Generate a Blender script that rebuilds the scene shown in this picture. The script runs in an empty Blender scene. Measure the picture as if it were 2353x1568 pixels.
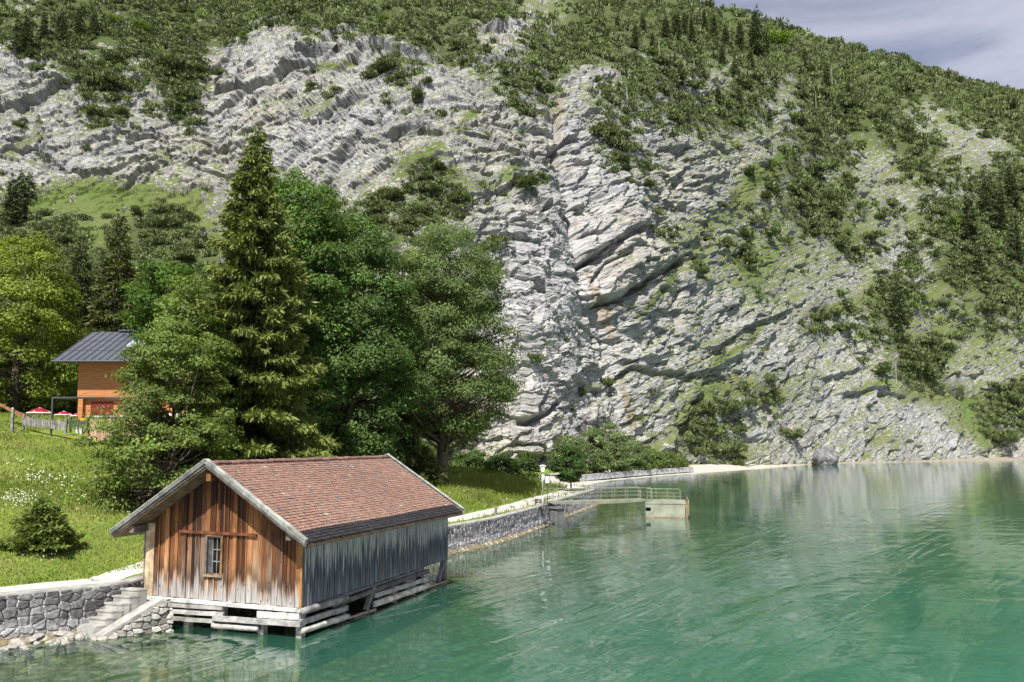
import bpy, math, random
import numpy as np
from mathutils import Vector

rng = np.random.default_rng(11)
random.seed(11)
S = bpy.context.scene
COL = S.collection
R = math.radians

# ------------------------------------------------------------------ camera
F, HC, TH, HOR, CX, PW = 1813.0, 6.3, R(5.0), 1016.2, 1176.5, 2353.0   # a 28 mm lens on a boat deck 6.3 m over the lake
CY0 = HOR - F * math.tan(TH)
cd = bpy.data.cameras.new('camera')
cam = bpy.data.objects.new('camera', cd)
COL.objects.link(cam)
cam.location = (0, 0, HC)
cam.rotation_euler = (R(90) + TH, 0, 0)
cd.sensor_width = 36
cd.lens = 36 * F / PW
cd.shift_y = (CY0 - 784) / PW
cd.clip_start = 0.5
cd.clip_end = 6000
S.camera = cam

# ------------------------------------------------------------------ light
LDIR = Vector((0.22, 0.85, -1.25)).normalized()
SUN_EL = math.asin(-LDIR.z)
SUN_AZ = math.atan2(-LDIR.x, -LDIR.y)
sl = bpy.data.lights.new('sun', 'SUN')
sl.energy = 5.0
sl.angle = R(0.5)
sl.color = (1.0, 0.955, 0.88)
so = bpy.data.objects.new('sun', sl)
COL.objects.link(so)
so.rotation_euler = LDIR.to_track_quat('-Z', 'Y').to_euler()
so.location = (0, -20, 60)
S.view_settings.view_transform = 'Standard'
S.view_settings.look = 'None'
S.view_settings.exposure = 0.85
S.view_settings.gamma = 1.0


# ------------------------------------------------------------------ node helpers
class G:
    def __init__(s, tree):
        s.t = tree
        s.t.nodes.clear()

    def n(s, typ, inp=None, **props):
        nd = s.t.nodes.new(typ)
        for k, v in props.items():
            setattr(nd, k, v)
        for k, v in (inp or {}).items():
            sk = nd.inputs[k]
            if hasattr(v, 'is_linked') or isinstance(v, bpy.types.NodeSocket):
                s.t.links.new(v, sk)
            else:
                if sk.type == 'RGBA' and len(v) == 3:
                    v = (*v, 1)
                sk.default_value = v
        return nd

    def noise(s, vec, scale, detail=4, rough=.55, dist=0.0):
        return s.n('ShaderNodeTexNoise', {'Vector': vec, 'Scale': scale, 'Detail': detail, 'Roughness': rough, 'Distortion': dist}).outputs[0]

    def map(s, vec, scale=(1, 1, 1), rot=(0, 0, 0), loc=(0, 0, 0)):
        return s.n('ShaderNodeMapping', {'Vector': vec, 'Scale': scale, 'Rotation': rot, 'Location': loc}).outputs[0]

    def mix(s, f, a, b, mode='MIX'):
        return s.n('ShaderNodeMixRGB', {'Fac': f, 'Color1': a, 'Color2': b}, blend_type=mode).outputs[0]

    def math(s, op, a, b=0.0, clamp=False):
        return s.n('ShaderNodeMath', {0: a, 1: b}, operation=op, use_clamp=clamp).outputs[0]

    def ss(s, v, a, b, c=0.0, d=1.0):
        return s.n('ShaderNodeMapRange', {0: v, 1: a, 2: b, 3: c, 4: d}, interpolation_type='SMOOTHSTEP').outputs[0]

    def ramp(s, f, stops):
        nd = s.n('ShaderNodeValToRGB', {0: f})
        el = nd.color_ramp.elements
        while len(el) < len(stops):
            el.new(.5)
        for e, (p, c) in zip(el, stops):
            e.position = p
            e.color = (*c, 1) if len(c) == 3 else c
        return nd.outputs[0]

    def attr(s, name):
        return s.n('ShaderNodeAttribute', attribute_name=name)

    def bump(s, h, strength=.5, dist=.05, normal=None):
        i = {'Height': h, 'Strength': strength, 'Distance': dist}
        if normal is not None:
            i['Normal'] = normal
        return s.n('ShaderNodeBump', i).outputs[0]

    def obj(s):
        return s.n('ShaderNodeTexCoord').outputs['Object']

    def sep(s, v):
        return s.n('ShaderNodeSeparateXYZ', {0: v}).outputs

    def out(s, sh):
        o = s.n('ShaderNodeOutputMaterial')
        s.t.links.new(sh, o.inputs['Surface'])

    def pbr(s, col, rough=.8, normal=None, spec=.3, metal=0.0):
        i = {'Base Color': col, 'Roughness': rough, 'Specular IOR Level': spec, 'Metallic': metal}
        if normal is not None:
            i['Normal'] = normal
        b = s.n('ShaderNodeBsdfPrincipled', i)
        s.out(b.outputs[0])
        return b


def newmat(name):
    m = bpy.data.materials.new(name)
    m.use_nodes = True
    return m, G(m.node_tree)


# ------------------------------------------------------------------ sky
w = bpy.data.worlds.new('World')
S.world = w
w.use_nodes = True
g = G(w.node_tree)
sky = g.n('ShaderNodeTexSky', sky_type='NISHITA', sun_disc=False, sun_elevation=SUN_EL, sun_rotation=SUN_AZ, air_density=1.0, dust_density=1.0, ozone_density=1.5)
dirv = g.n('ShaderNodeTexCoord').outputs['Generated']
cl = g.noise(g.map(dirv, (2.2, 2.2, 6.5), loc=(.35, .1, .2)), 1.5, 5, .5, .5)
clf = g.ss(cl, .42, .66, 0.28, .72)
ccol = g.mix(clf, sky.outputs[0], (7.6, 7.6, 8.9))
bg = g.n('ShaderNodeBackground', {'Color': ccol, 'Strength': 0.054})
wo = g.n('ShaderNodeOutputWorld')
w.node_tree.links.new(bg.outputs[0], wo.inputs['Surface'])


# ------------------------------------------------------------------ geometry helpers
CT, ST = math.cos(TH), math.sin(TH)


def at(px, py, Y):
    """world point at depth Y seen along that line of sight"""
    k = (CY0 - py) / F
    Z = Y * (k * CT + ST) / (CT - k * ST)
    return np.array([(px - CX) / F * (Y * CT + Z * ST), Y, Z + HC])


def atz(px, py, z):
    k = (CY0 - py) / F
    return at(px, py, (z - HC) * (CT - k * ST) / (k * CT + ST))


def proj(P):
    X, Y, Z = P[..., 0], P[..., 1], P[..., 2] - HC
    zc = Y * CT + Z * ST
    return CX + F * X / zc, CY0 - F * (-Y * ST + Z * CT) / zc


def sstep(x, a, b):
    t = np.clip((x - a) / (b - a), 0, 1)
    return t * t * (3 - 2 * t)


def hash2(i, j, seed):
    n = (i.astype(np.int64) * 374761393 + j.astype(np.int64) * 668265263 + seed * 1442695041) & 0xffffffff
    n = ((n ^ (n >> 13)) * 1274126177) & 0xffffffff
    n = ((n ^ (n >> 16)) * 2246822519) & 0xffffffff
    return (n ^ (n >> 15)).astype(np.float64) / 4294967296.0


def vn(u, v, seed=0):
    iu, iv = np.floor(u), np.floor(v)
    fu, fv = u - iu, v - iv
    fu = fu * fu * fu * (fu * (fu * 6 - 15) + 10)
    fv = fv * fv * fv * (fv * (fv * 6 - 15) + 10)
    a, b = hash2(iu, iv, seed), hash2(iu + 1, iv, seed)
    c, d = hash2(iu, iv + 1, seed), hash2(iu + 1, iv + 1, seed)
    return (a * (1 - fu) + b * fu) * (1 - fv) + (c * (1 - fu) + d * fu) * fv


def fbm(u, v, seed=0, octv=4, gain=.5):
    s, a, t = 0, 1, 0
    for k in range(octv):
        s = s + a * (vn(u * 2.03 ** k + 17.3 * k, v * 2.03 ** k - 9.1 * k, seed + k) * 2 - 1)
        t += a
        a *= gain
    return s / t


def voro(u, v, seed):
    """F1, F2 and cell hash of a jittered cell pattern"""
    iu, iv = np.floor(u), np.floor(v)
    f1 = np.full(u.shape, 9.0)
    f2 = np.full(u.shape, 9.0)
    cid = np.zeros(u.shape)
    for di in (-1, 0, 1):
        for dj in (-1, 0, 1):
            a, b = iu + di, iv + dj
            x = a + .15 + .7 * hash2(a, b, seed)
            y = b + .15 + .7 * hash2(a, b, seed + 5)
            d = np.hypot(u - x, v - y)
            cl_ = d < f1
            f2 = np.where(cl_, f1, np.minimum(f2, d))
            cid = np.where(cl_, hash2(a, b, seed + 9), cid)
            f1 = np.where(cl_, d, f1)
    return f1, f2, cid


def link(name, me, mat, parent=None):
    o = bpy.data.objects.new(name, me)
    COL.objects.link(o)
    if mat is not None and not me.materials:
        me.materials.append(mat)
    if parent is not None:
        o.parent = parent
    return o


def fastmesh(name, V, Fc, fcol=None, vattr=None, smooth=False):
    V = np.asarray(V, np.float32).reshape(-1, 3)
    Fc = np.asarray(Fc, np.int32)
    k = Fc.shape[1]
    me = bpy.data.meshes.new(name)
    me.vertices.add(len(V))
    me.vertices.foreach_set('co', V.ravel())
    me.loops.add(Fc.size)
    me.loops.foreach_set('vertex_index', Fc.ravel())
    me.polygons.add(len(Fc))
    me.polygons.foreach_set('loop_start', np.arange(0, Fc.size, k, dtype=np.int32))
    me.polygons.foreach_set('loop_total', np.full(len(Fc), k, np.int32))
    me.polygons.foreach_set('use_smooth', np.full(len(Fc), smooth, bool))
    me.update(calc_edges=True)
    if fcol is not None:
        a = me.attributes.new('col', 'FLOAT_COLOR', 'FACE')
        c = np.ones((len(Fc), 4), np.float32)
        c[:, :3] = fcol
        a.data.foreach_set('color', c.ravel())
    for nm, val in (vattr or {}).items():
        val = np.asarray(val, np.float32)
        if val.ndim == 1:
            a = me.attributes.new(nm, 'FLOAT', 'POINT')
            a.data.foreach_set('value', val)
        else:
            a = me.attributes.new(nm, 'FLOAT_COLOR', 'POINT')
            c = np.ones((len(V), 4), np.float32)
            c[:, :3] = val
            a.data.foreach_set('color', c.ravel())
    return me


def gridfaces(nr, nc):
    i = np.arange((nr - 1) * (nc - 1))
    r, c = i // (nc - 1), i % (nc - 1)
    a = r * nc + c
    return np.stack([a, a + 1, a + nc + 1, a + nc], 1)


class MB:
    """collects shapes, becomes one mesh object"""

    def __init__(s):
        s.v, s.f, s.c = [], [], []

    def add(s, vs, fs, col=(1, 1, 1)):
        b = len(s.v)
        s.v += [tuple(map(float, p)) for p in vs]
        for f in fs:
            s.f.append(tuple(b + i for i in f))
            s.c.append(col)

    def box(s, x0, x1, y0, y1, z0, z1, col=(1, 1, 1)):
        vs = [(x, y, z) for z in (z0, z1) for y in (y0, y1) for x in (x0, x1)]
        s.add(vs, [(0, 2, 3, 1), (4, 5, 7, 6), (0, 1, 5, 4), (2, 6, 7, 3), (0, 4, 6, 2), (1, 3, 7, 5)], col)

    def beam(s, p, q, wd, ht, col=(1, 1, 1), up=(0, 0, 1), n=1, wob=0.0):
        p, q = Vector(p), Vector(q)
        d = (q - p).normalized()
        sx = d.cross(Vector(up))
        if sx.length < 1e-4:
            sx = Vector((1, 0, 0))
        sx.normalize()
        sz = sx.cross(d)
        vs, fs = [], []
        for i in range(n + 1):
            c = p.lerp(q, i / n) + Vector((random.uniform(-wob, wob), random.uniform(-wob, wob), random.uniform(-wob, wob)))
            k = 1 + random.uniform(-wob, wob) * 2
            for a, b in ((-1, -1), (1, -1), (1, 1), (-1, 1)):
                vs.append(c + sx * a * wd / 2 * k + sz * b * ht / 2 * k)
        for i in range(n):
            for j in range(4):
                a, b = i * 4 + j, i * 4 + (j + 1) % 4
                fs.append((a, b, b + 4, a + 4))
        fs += [(3, 2, 1, 0), tuple(n * 4 + j for j in range(4))]
        s.add(vs, fs, col)

    def tube(s, pts, rad, n=8, col=(1, 1, 1), cap=True):
        pts = [Vector(p) for p in pts]
        m = len(pts)
        rad = list(rad) if hasattr(rad, '__len__') else [rad] * m
        vs, fs = [], []
        ref = None
        for i, p in enumerate(pts):
            d = (pts[min(i + 1, m - 1)] - pts[max(i - 1, 0)]).normalized()
            if ref is None:
                ref = d.orthogonal().normalized()
            x = (ref - d * ref.dot(d))
            x = x.normalized() if x.length > 1e-5 else d.orthogonal().normalized()
            ref = x
            y = d.cross(x)
            for j in range(n):
                a = 2 * math.pi * j / n
                vs.append(p + (x * math.cos(a) + y * math.sin(a)) * rad[i])
        for i in range(m - 1):
            for j in range(n):
                a, b = i * n + j, i * n + (j + 1) % n
                fs.append((a, b, b + n, a + n))
        if cap:
            fs += [tuple(range(n))[::-1], tuple((m - 1) * n + j for j in range(n))]
        s.add(vs, fs, col)

    def build(s, name, mat, parent=None, smooth=False):
        me = bpy.data.meshes.new(name)
        me.from_pydata(s.v, [], s.f)
        a = me.attributes.new('col', 'FLOAT_COLOR', 'FACE')
        c = np.ones((len(s.f), 4), np.float32)
        if len(s.f):
            c[:, :3] = s.c
        a.data.foreach_set('color', c.ravel())
        if smooth:
            me.polygons.foreach_set('use_smooth', np.ones(len(s.f), bool))
        me.update()
        return link(name, me, mat, parent)


def tag(o, label=None, cat=None, group=None, kind=None):
    if label:
        o['label'] = label
    if cat:
        o['category'] = cat
    if group:
        o['group'] = group
    if kind:
        o['kind'] = kind
    return o


def thing(name, label, cat, loc=(0, 0, 0), rz=0.0, group=None):
    o = bpy.data.objects.new(name, None)
    COL.objects.link(o)
    o.empty_display_size = .3
    o.location = [float(x) for x in loc]
    o.rotation_euler = (0, 0, rz)
    return tag(o, label, cat, group)


def lin(r, g_, b):
    return tuple(((c / 255) / 12.92 if c / 255 < .04045 else ((c / 255 + .055) / 1.055) ** 2.4) for c in (r, g_, b))


# ------------------------------------------------------------------ materials
def m_plain(name, col, rough=.6, spec=.3, metal=0.0, var=.25, scale=3.0, bump=.0):
    m, g = newmat(name)
    o = g.obj()
    nz = g.noise(o, scale, 5, .6)
    c = g.mix(g.ss(nz, .3, .7), tuple(x * (1 - var) for x in col), tuple(min(1, x * (1 + var)) for x in col))
    nr = g.bump(g.noise(o, scale * 12, 3), bump, .02) if bump else None
    g.pbr(c, rough, nr, spec, metal)
    return m


def m_attr(name, rough=.8, spec=.25, scale=6.0, var=.3, bump=.3, bscale=40., stretch=(1, 1, 1), bd=.01):
    """colour of each piece from its own attribute, with grain"""
    m, g = newmat(name)
    o = g.map(g.obj(), stretch)
    c = g.attr('col').outputs['Color']
    nz = g.ss(g.noise(o, scale, 6, .65), .3, .72, 1 - var, 1 + var)
    c = g.mix(1.0, c, g.n('ShaderNodeCombineColor', {0: nz, 1: nz, 2: nz}).outputs[0], 'MULTIPLY')
    nr = g.bump(g.noise(o, bscale, 4, .6), bump, bd)
    g.pbr(c, rough, nr, spec)
    return m


def m_leaf(name, trans=.42, tcol=(1.35, 1.35, .5), rough=.5, spec=.25):
    m, g = newmat(name)
    c = g.attr('col').outputs['Color']
    b = g.n('ShaderNodeBsdfPrincipled', {'Base Color': c, 'Roughness': rough, 'Specular IOR Level': spec})
    t = g.n('ShaderNodeBsdfTranslucent', {'Color': g.mix(1.0, c, tcol, 'MULTIPLY')})
    mx = g.n('ShaderNodeMixShader', {0: trans, 1: b.outputs[0], 2: t.outputs[0]})
    g.out(mx.outputs[0])
    return m


M = {}
M['leaf'] = m_leaf('leaf')
M['needle'] = m_leaf('needle', .18, (1.1, 1.15, .6), .55, .2)
M['blade'] = m_leaf('grass_blade', .35, (1.2, 1.25, .5), .6, .15)
M['bark'] = m_plain('bark', (.10, .082, .062), .95, .1, var=.5, scale=4, bump=.9)
M['deadwood'] = m_plain('dead_wood', (.30, .285, .265), .9, .1, var=.3, scale=5)
M['greywood'] = m_attr('grey_wood', .85, .2, 3.0, .45, .6, 30, (1, 1, 1), .012)
M['tile'] = m_attr('roof_tile', .85, .2, 14, .35, .5, 60)
M['concrete'] = m_plain('concrete', (.30, .292, .272), .9, .2, var=.3, scale=2.2, bump=.4)
M['steel'] = m_plain('green_steel', (.225, .238, .185), .6, .25, var=.25, scale=1.1)
M['pole'] = m_plain('lamp_pole', (.45, .47, .49), .45, .5, .3, var=.1)
M['white'] = m_plain('white_paint', (.56, .56, .545), .5, .4, var=.06)
M['dark'] = m_plain('dark_metal', (.05, .055, .06), .5, .4, var=.2)
M['black'] = m_plain('dark_interior', (.012, .011, .010), .9, .1)
M['red'] = m_plain('red_cloth', (.22, .012, .022), .8, .1, var=.12)
M['redpaint'] = m_plain('red_paint', (.15, .016, .013), .5, .3, var=.15)
M['yellow'] = m_plain('yellow_board', (.45, .32, .03), .5, .3, var=.1)
M['stone'] = m_attr('wall_stone', .9, .2, 9, .4, .8, 45, bd=.02)
M['boulder'] = m_plain('pale_boulder', (.32, .305, .275), .9, .2, var=.35, scale=2.5, bump=.7)
M['roofmetal'] = m_plain('roof_metal', (.085, .095, .115), .42, .5, .25, var=.12, scale=.8)
M['skyglass'] = m_plain('skylight_glass', (.35, .42, .46), .08, .9, 0.2, var=.05)
M['fenderwood'] = m_plain('fender_wood', (.22, .17, .11), .85, .2, var=.35, scale=4)

# gable boards: brown, bleached towards the foot, knots
m, g = newmat('gable_wood')
o = g.obj()
sx, sy, sz = g.sep(o)
pc = g.attr('col').outputs['Color']
pr = g.sep(g.n('ShaderNodeSeparateXYZ', {0: pc}).outputs[0])[0] if False else g.n('ShaderNodeSeparateColor', {0: pc}).outputs
grain = g.noise(g.map(o, (9, 9, .55)), 2.2, 7, .65, .3)
fine = g.noise(g.map(o, (40, 40, 1.2)), 2.0, 5, .6)
big = g.noise(g.map(o, (1.2, 1.2, .5)), 1.3, 4, .6)
tone = g.math('ADD', g.math('MULTIPLY', g.math('SUBTRACT', sz, 2.4), -.085), g.math('ADD', g.math('MULTIPLY', pr[0], .50), g.math('ADD', g.math('MULTIPLY', grain, .62), g.math('MULTIPLY', big, .25))))  # darker upwards: aged wood under the eave, plus overhang shade put into the colour
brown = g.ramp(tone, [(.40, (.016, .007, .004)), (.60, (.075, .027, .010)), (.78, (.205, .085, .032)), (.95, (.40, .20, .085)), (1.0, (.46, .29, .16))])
brown = g.mix(g.ss(fine, .5, .75, 0, .55), brown, (.03, .014, .008))
greyw = g.ramp(g.math('ADD', g.math('MULTIPLY', grain, .6), g.math('MULTIPLY', fine, .45)), [(.3, (.10, .095, .09)), (.55, (.33, .32, .31)), (.8, (.58, .57, .56))])
edge = g.math('ADD', sz, g.math('ADD', g.math('MULTIPLY', grain, -.9), g.math('MULTIPLY', pr[1], -.55)))
bl = g.ss(edge, .40, 1.0, .95, 0.0)
greyband = g.ss(g.math('ADD', g.math('ADD', g.math('MULTIPLY', pr[2], .9), g.math('MULTIPLY', grain, .35)), g.math('MULTIPLY', sz, -.12)), .55, .90, 0, .85)
c = g.mix(greyband, brown, g.mix(1.0, greyw, (.62, .55, .47), 'MULTIPLY'))
# dark damp line just over the bleached foot
damp = g.math('MULTIPLY', g.ss(edge, .75, 1.0, 0, 1), g.ss(edge, 1.0, 1.55, 1, 0))
c = g.mix(g.math('MULTIPLY', damp, .6), c, (.03, .022, .018))
c = g.mix(bl, c, greyw)
kn = g.n('ShaderNodeTexVoronoi', {'Vector': g.map(o, (5.2, 5.2, 2.3)), 'Scale': 1.0, 'Randomness': 1.0}).outputs['Distance']
c = g.mix(g.ss(kn, .06, .17, .8, 0), c, (.02, .010, .006))
g.pbr(c, .75, g.bump(g.math('ADD', grain, fine), .5, .01), .25)
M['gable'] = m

# side boards: pale silver above, black-blue below
m, g = newmat('side_wood')
o = g.obj()
sx, sy, sz = g.sep(o)
pr = g.n('ShaderNodeSeparateColor', {0: g.attr('col').outputs['Color']}).outputs
grain = g.noise(g.map(o, (11, 11, .5)), 2.0, 7, .65, .2)
fine = g.noise(g.map(o, (45, 45, 1.5)), 2.0, 4, .6)
edge = g.math('ADD', sz, g.math('ADD', g.math('MULTIPLY', g.math('SUBTRACT', grain, .5), 1.5), g.math('MULTIPLY', g.math('SUBTRACT', pr[0], .5), .75)))
top = g.ss(edge, 2.30, 2.85)
dk = g.ramp(grain, [(.3, (.022, .026, .034)), (.52, (.085, .098, .118)), (.75, (.23, .255, .28))])
lt = g.ramp(grain, [(.3, (.20, .195, .19)), (.55, (.44, .45, .45)), (.8, (.60, .61, .60))])
c = g.mix(top, dk, lt)
low = g.math('MULTIPLY', g.ss(edge, .9, 1.9, 1, 0), g.ss(pr[1], .45, .8, .15, .8))
c = g.mix(low, c, (.23, .26, .29))
c = g.mix(g.ss(pr[2], .82, .95, 0, .6), c, (.16, .115, .08))
c = g.mix(g.ss(fine, .55, .75, 0, .5), c, (.02, .02, .022))
g.pbr(c, .75, g.bump(g.math('ADD', grain, fine), .5, .01), .3)
M['side'] = m

# chalet cladding
m, g = newmat('orange_cladding')
o = g.obj()
sx, sy, sz = g.sep(o)
bd = g.math('FRACT', g.math('MULTIPLY', sz, 5.5))
grain = g.noise(g.map(o, (.7, .7, 12)), 1.5, 6, .6)
c = g.ramp(grain, [(.3, (.30, .115, .042)), (.55, (.46, .20, .08)), (.75, (.56, .30, .14))])
c = g.mix(g.ss(bd, .0, .12, .75, 0), c, (.06, .02, .01))
g.pbr(c, .6, g.bump(g.ss(bd, 0, .15), .6, .02), .3)
M['cladding'] = m
m, g = newmat('terrace_boards')
o = g.obj()
sx, sy, sz = g.sep(o)
bd = g.math('FRACT', g.math('MULTIPLY', sx, 6.0))
grain = g.noise(g.map(o, (6.1, 1, .3)), 1.0, 6, .6)
c = g.ramp(grain, [(.3, (.20, .13, .09)), (.5, (.38, .25, .15)), (.7, (.48, .40, .33))])
c = g.mix(g.ss(bd, .0, .1, .8, 0), c, (.04, .03, .02))
g.pbr(c, .8)
M['terrace'] = m

# mountain
m, g = newmat('mountain_rock')
o = g.obj()
ge = g.n('ShaderNodeNewGeometry')
N = g.sep(ge.outputs['Normal'])
at_g = g.attr('gr').outputs['Fac']
at_s = g.attr('stn').outputs['Fac']
at_p = g.attr('pale').outputs['Fac']
n1 = g.noise(o, .035, 6, .6)
n2 = g.noise(o, .25, 7, .65)
n3 = g.noise(o, 1.1, 6, .7)
bed = g.attr('bed').outputs['Vector']
at_v = g.attr('veg').outputs['Fac']
rib = g.noise(g.map(bed, (.06, .55, 1)), 1.0, 8, .68, .5)
rib2 = g.noise(g.map(bed, (.22, 1.7, 1)), 1.0, 5, .65, .4)
c = g.ramp(g.math('ADD', g.math('MULTIPLY', n2, .40), g.math('MULTIPLY', rib, .60)), [(.35, (.105, .11, .122)), (.43, (.262, .267, .278)), (.51, (.355, .356, .357)), (.66, (.475, .466, .445))])
c = g.mix(g.ss(n1, .42, .62, 0, .6), c, g.mix(1.0, c, (1.10, 1.0, .86), 'MULTIPLY'))
c = g.mix(g.math('MULTIPLY', at_p, .5), c, (.50, .49, .475))
c = g.mix(g.ss(rib2, .58, .68, 0, .72), c, (.07, .072, .08))
c = g.mix(g.ss(n3, .55, .72, 0, .6), c, (.10, .10, .106))


def cracks(mapping, wdt, amt, col):
    nz = g.noise(mapping, 1.0, 5, .58, .35)
    return g.mix(g.ss(g.math('ABSOLUTE', g.math('SUBTRACT', nz, .5)), 0.0, wdt, amt, 0.0), c, col)


c = cracks(g.map(bed, (.035, .20, 1)), .015, .62, (.06, .062, .07))
c = cracks(g.map(bed, (.16, .045, 1), (0, 0, R(22))), .012, .55, (.06, .06, .066))
c = cracks(g.map(bed, (.14, .55, 1), (0, 0, R(-14))), .018, .55, (.07, .07, .075))
c = cracks(g.map(o, (.5, .5, .6)), .018, .45, (.07, .07, .075))
c = g.mix(g.math('MULTIPLY', g.ss(g.math('ADD', at_s, g.math('MULTIPLY', g.math('SUBTRACT', n2, .5), 1.8)), .45, 1.15), .62), c, g.mix(n3, (.17, .115, .07), (.33, .26, .18)))
gf = g.math('ADD', g.math('ADD', at_g, g.math('MULTIPLY', g.math('SUBTRACT', N[2], .62), .95)), g.math('ADD', g.math('MULTIPLY', g.math('SUBTRACT', n2, .5), 1.2), g.math('MULTIPLY', g.math('SUBTRACT', n3, .5), 1.7)))
gfac = g.ss(gf, .34, .66)
gcol = g.mix(g.ss(n3, .3, .7), (.088, .115, .036), (.165, .172, .082))
gcol = g.mix(g.ss(n1, .4, .65), gcol, (.10, .14, .038))
gcol = g.mix(g.math('MULTIPLY', at_v, .85), gcol, (.058, .078, .028))
c = g.mix(gfac, c, gcol)
hb = g.math('ADD', g.math('MULTIPLY', n2, 1.0), g.math('ADD', g.math('MULTIPLY', n3, .6), g.math('ADD', g.math('MULTIPLY', rib, 2.2), g.math('MULTIPLY', rib2, .8))))
g.pbr(c, .95, g.bump(hb, .7, .8), .1)
M['rock'] = m

# ground (meadow, shingle, lake bed)
m, g = newmat('meadow_ground')
o = g.obj()
lw = g.attr('lawn').outputs['Fac']
n1 = g.noise(o, .22, 5, .6)
n2 = g.noise(o, 2.2, 6, .7)
n3 = g.noise(o, 11, 4, .7)
gc = g.mix(g.ss(n1, .35, .65), (.115, .180, .028), (.20, .235, .048))
gc = g.mix(g.ss(n2, .35, .72, 0, .75), gc, (.085, .145, .022))
gc = g.mix(g.ss(n3, .5, .75, 0, .5), gc, (.20, .20, .065))
gc = g.mix(g.ss(g.noise(o, .55, 4, .6, .6), .52, .66, 0, .6), gc, (.19, .19, .06))
vo = g.n('ShaderNodeTexVoronoi', {'Vector': o, 'Scale': 3.2}).outputs
sc = g.mix(g.n('ShaderNodeSeparateColor', {0: vo['Color']}).outputs[0], (.16, .135, .085), (.40, .37, .31))
sc = g.mix(g.ss(vo['Distance'], .3, .6, 0, .7), sc, (.07, .055, .03))
sc = g.mix(g.ss(n2, .4, .7, 0, .5), sc, (.22, .18, .10))
wh = g.attr('beach').outputs['Fac']
sc = g.mix(wh, sc, g.mix(g.ss(n2, .3, .7), (.44, .42, .38), (.33, .31, .27)))
lf = g.ss(g.math('ADD', lw, g.math('MULTIPLY', g.math('SUBTRACT', n2, .5), .35)), .4, .6)
c = g.mix(lf, sc, gc)
g.pbr(c, .95, g.bump(g.math('ADD', n3, vo['Distance']), .6, .06), .1)
M['ground'] = m

m, g = newmat('path_gravel')
o = g.obj()
n2 = g.noise(o, 1.6, 6, .65)
n3 = g.noise(o, 24, 4, .7)
c = g.mix(g.ss(n2, .35, .7), (.52, .50, .46), (.40, .375, .33))
c = g.mix(g.ss(n3, .5, .8, 0, .6), c, (.28, .26, .22))
tr = g.attr('verge').outputs['Fac']
c = g.mix(g.ss(g.math('ADD', tr, g.math('MULTIPLY', g.math('SUBTRACT', g.noise(o, 3.5, 5, .7), .5), 2.0)), .55, .75), c, (.13, .16, .04))
g.pbr(c, .95, g.bump(n3, .7, .02), .1)
M['path'] = m

# lake
m, g = newmat('lake_water')
o = g.obj()
dp = g.attr('depth').outputs['Fac']
wk = g.attr('wake').outputs['Fac']
n0 = g.noise(g.map(o, (.55, 1.0, 1), (0, 0, R(8))), .8, 4, .48, .5)
n1 = g.noise(g.map(o, (.35, 1.0, 1), (0, 0, R(-6))), 3.0, 3, .5, .2)
n2 = g.noise(g.map(o, (.6, 1, 1)), .16, 3, .5, .8)
wkm = g.map(g.map(o, rot=(0, 0, R(37))), (1.0, .14, 1))
wv = g.noise(wkm, .26, 3, .5, 1.1)
wv = g.n('ShaderNodeMath', {0: wv, 1: .5}, operation='SUBTRACT').outputs[0]
wv = g.math('POWER', g.math('SUBTRACT', 1.0, g.math('MULTIPLY', g.math('ABSOLUTE', wv), 4.2), True), 1.7)
h = g.math('ADD', g.math('MULTIPLY', n0, .95), g.math('ADD', g.math('MULTIPLY', n1, .13), g.math('ADD', g.math('MULTIPLY', n2, 1.6), g.math('MULTIPLY', g.math('MULTIPLY', wv, wk), 2.3))))
nr = g.bump(h, .36, .065)
bodyc = g.mix(g.ss(n2, .3, .7), (.028, .118, .076), (.037, .146, .098))
body = g.n('ShaderNodeBsdfDiffuse', {'Color': bodyc})
tr = g.n('ShaderNodeBsdfTransparent', {'Color': (.62, .74, .52)})
und = g.n('ShaderNodeMixShader', {0: dp, 1: tr.outputs[0], 2: body.outputs[0]})
gl = g.n('ShaderNodeBsdfGlossy', {'Color': (.95, .97, .97), 'Roughness': .02, 'Normal': nr})
fr = g.n('ShaderNodeFresnel', {'IOR': 1.33, 'Normal': nr})
ff = g.math('MINIMUM', g.math('MULTIPLY', fr.outputs[0], 1.25), .92)
ws = g.n('ShaderNodeMixShader', {0: ff, 1: und.outputs[0], 2: gl.outputs[0]})
g.out(ws.outputs[0])
M['lake'] = m

# ------------------------------------------------------------------ land outline and ground
ZW = 1.45                                       # top of the lakeside walls


def a2(px, py, z=ZW):
    return tuple(atz(px, py, z)[:2])


BA, BX, BY, BW, BL = .353, -6.863, 26.199, 6.50, 11.19     # boathouse yaw, near corner, width, length
sA = np.array([math.sin(BA), math.cos(BA)])
xA = np.array([math.cos(BA), -math.sin(BA)])


def bxy(x, y):
    return tuple(np.array([BX, BY]) + x * xA + y * sA)


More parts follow.
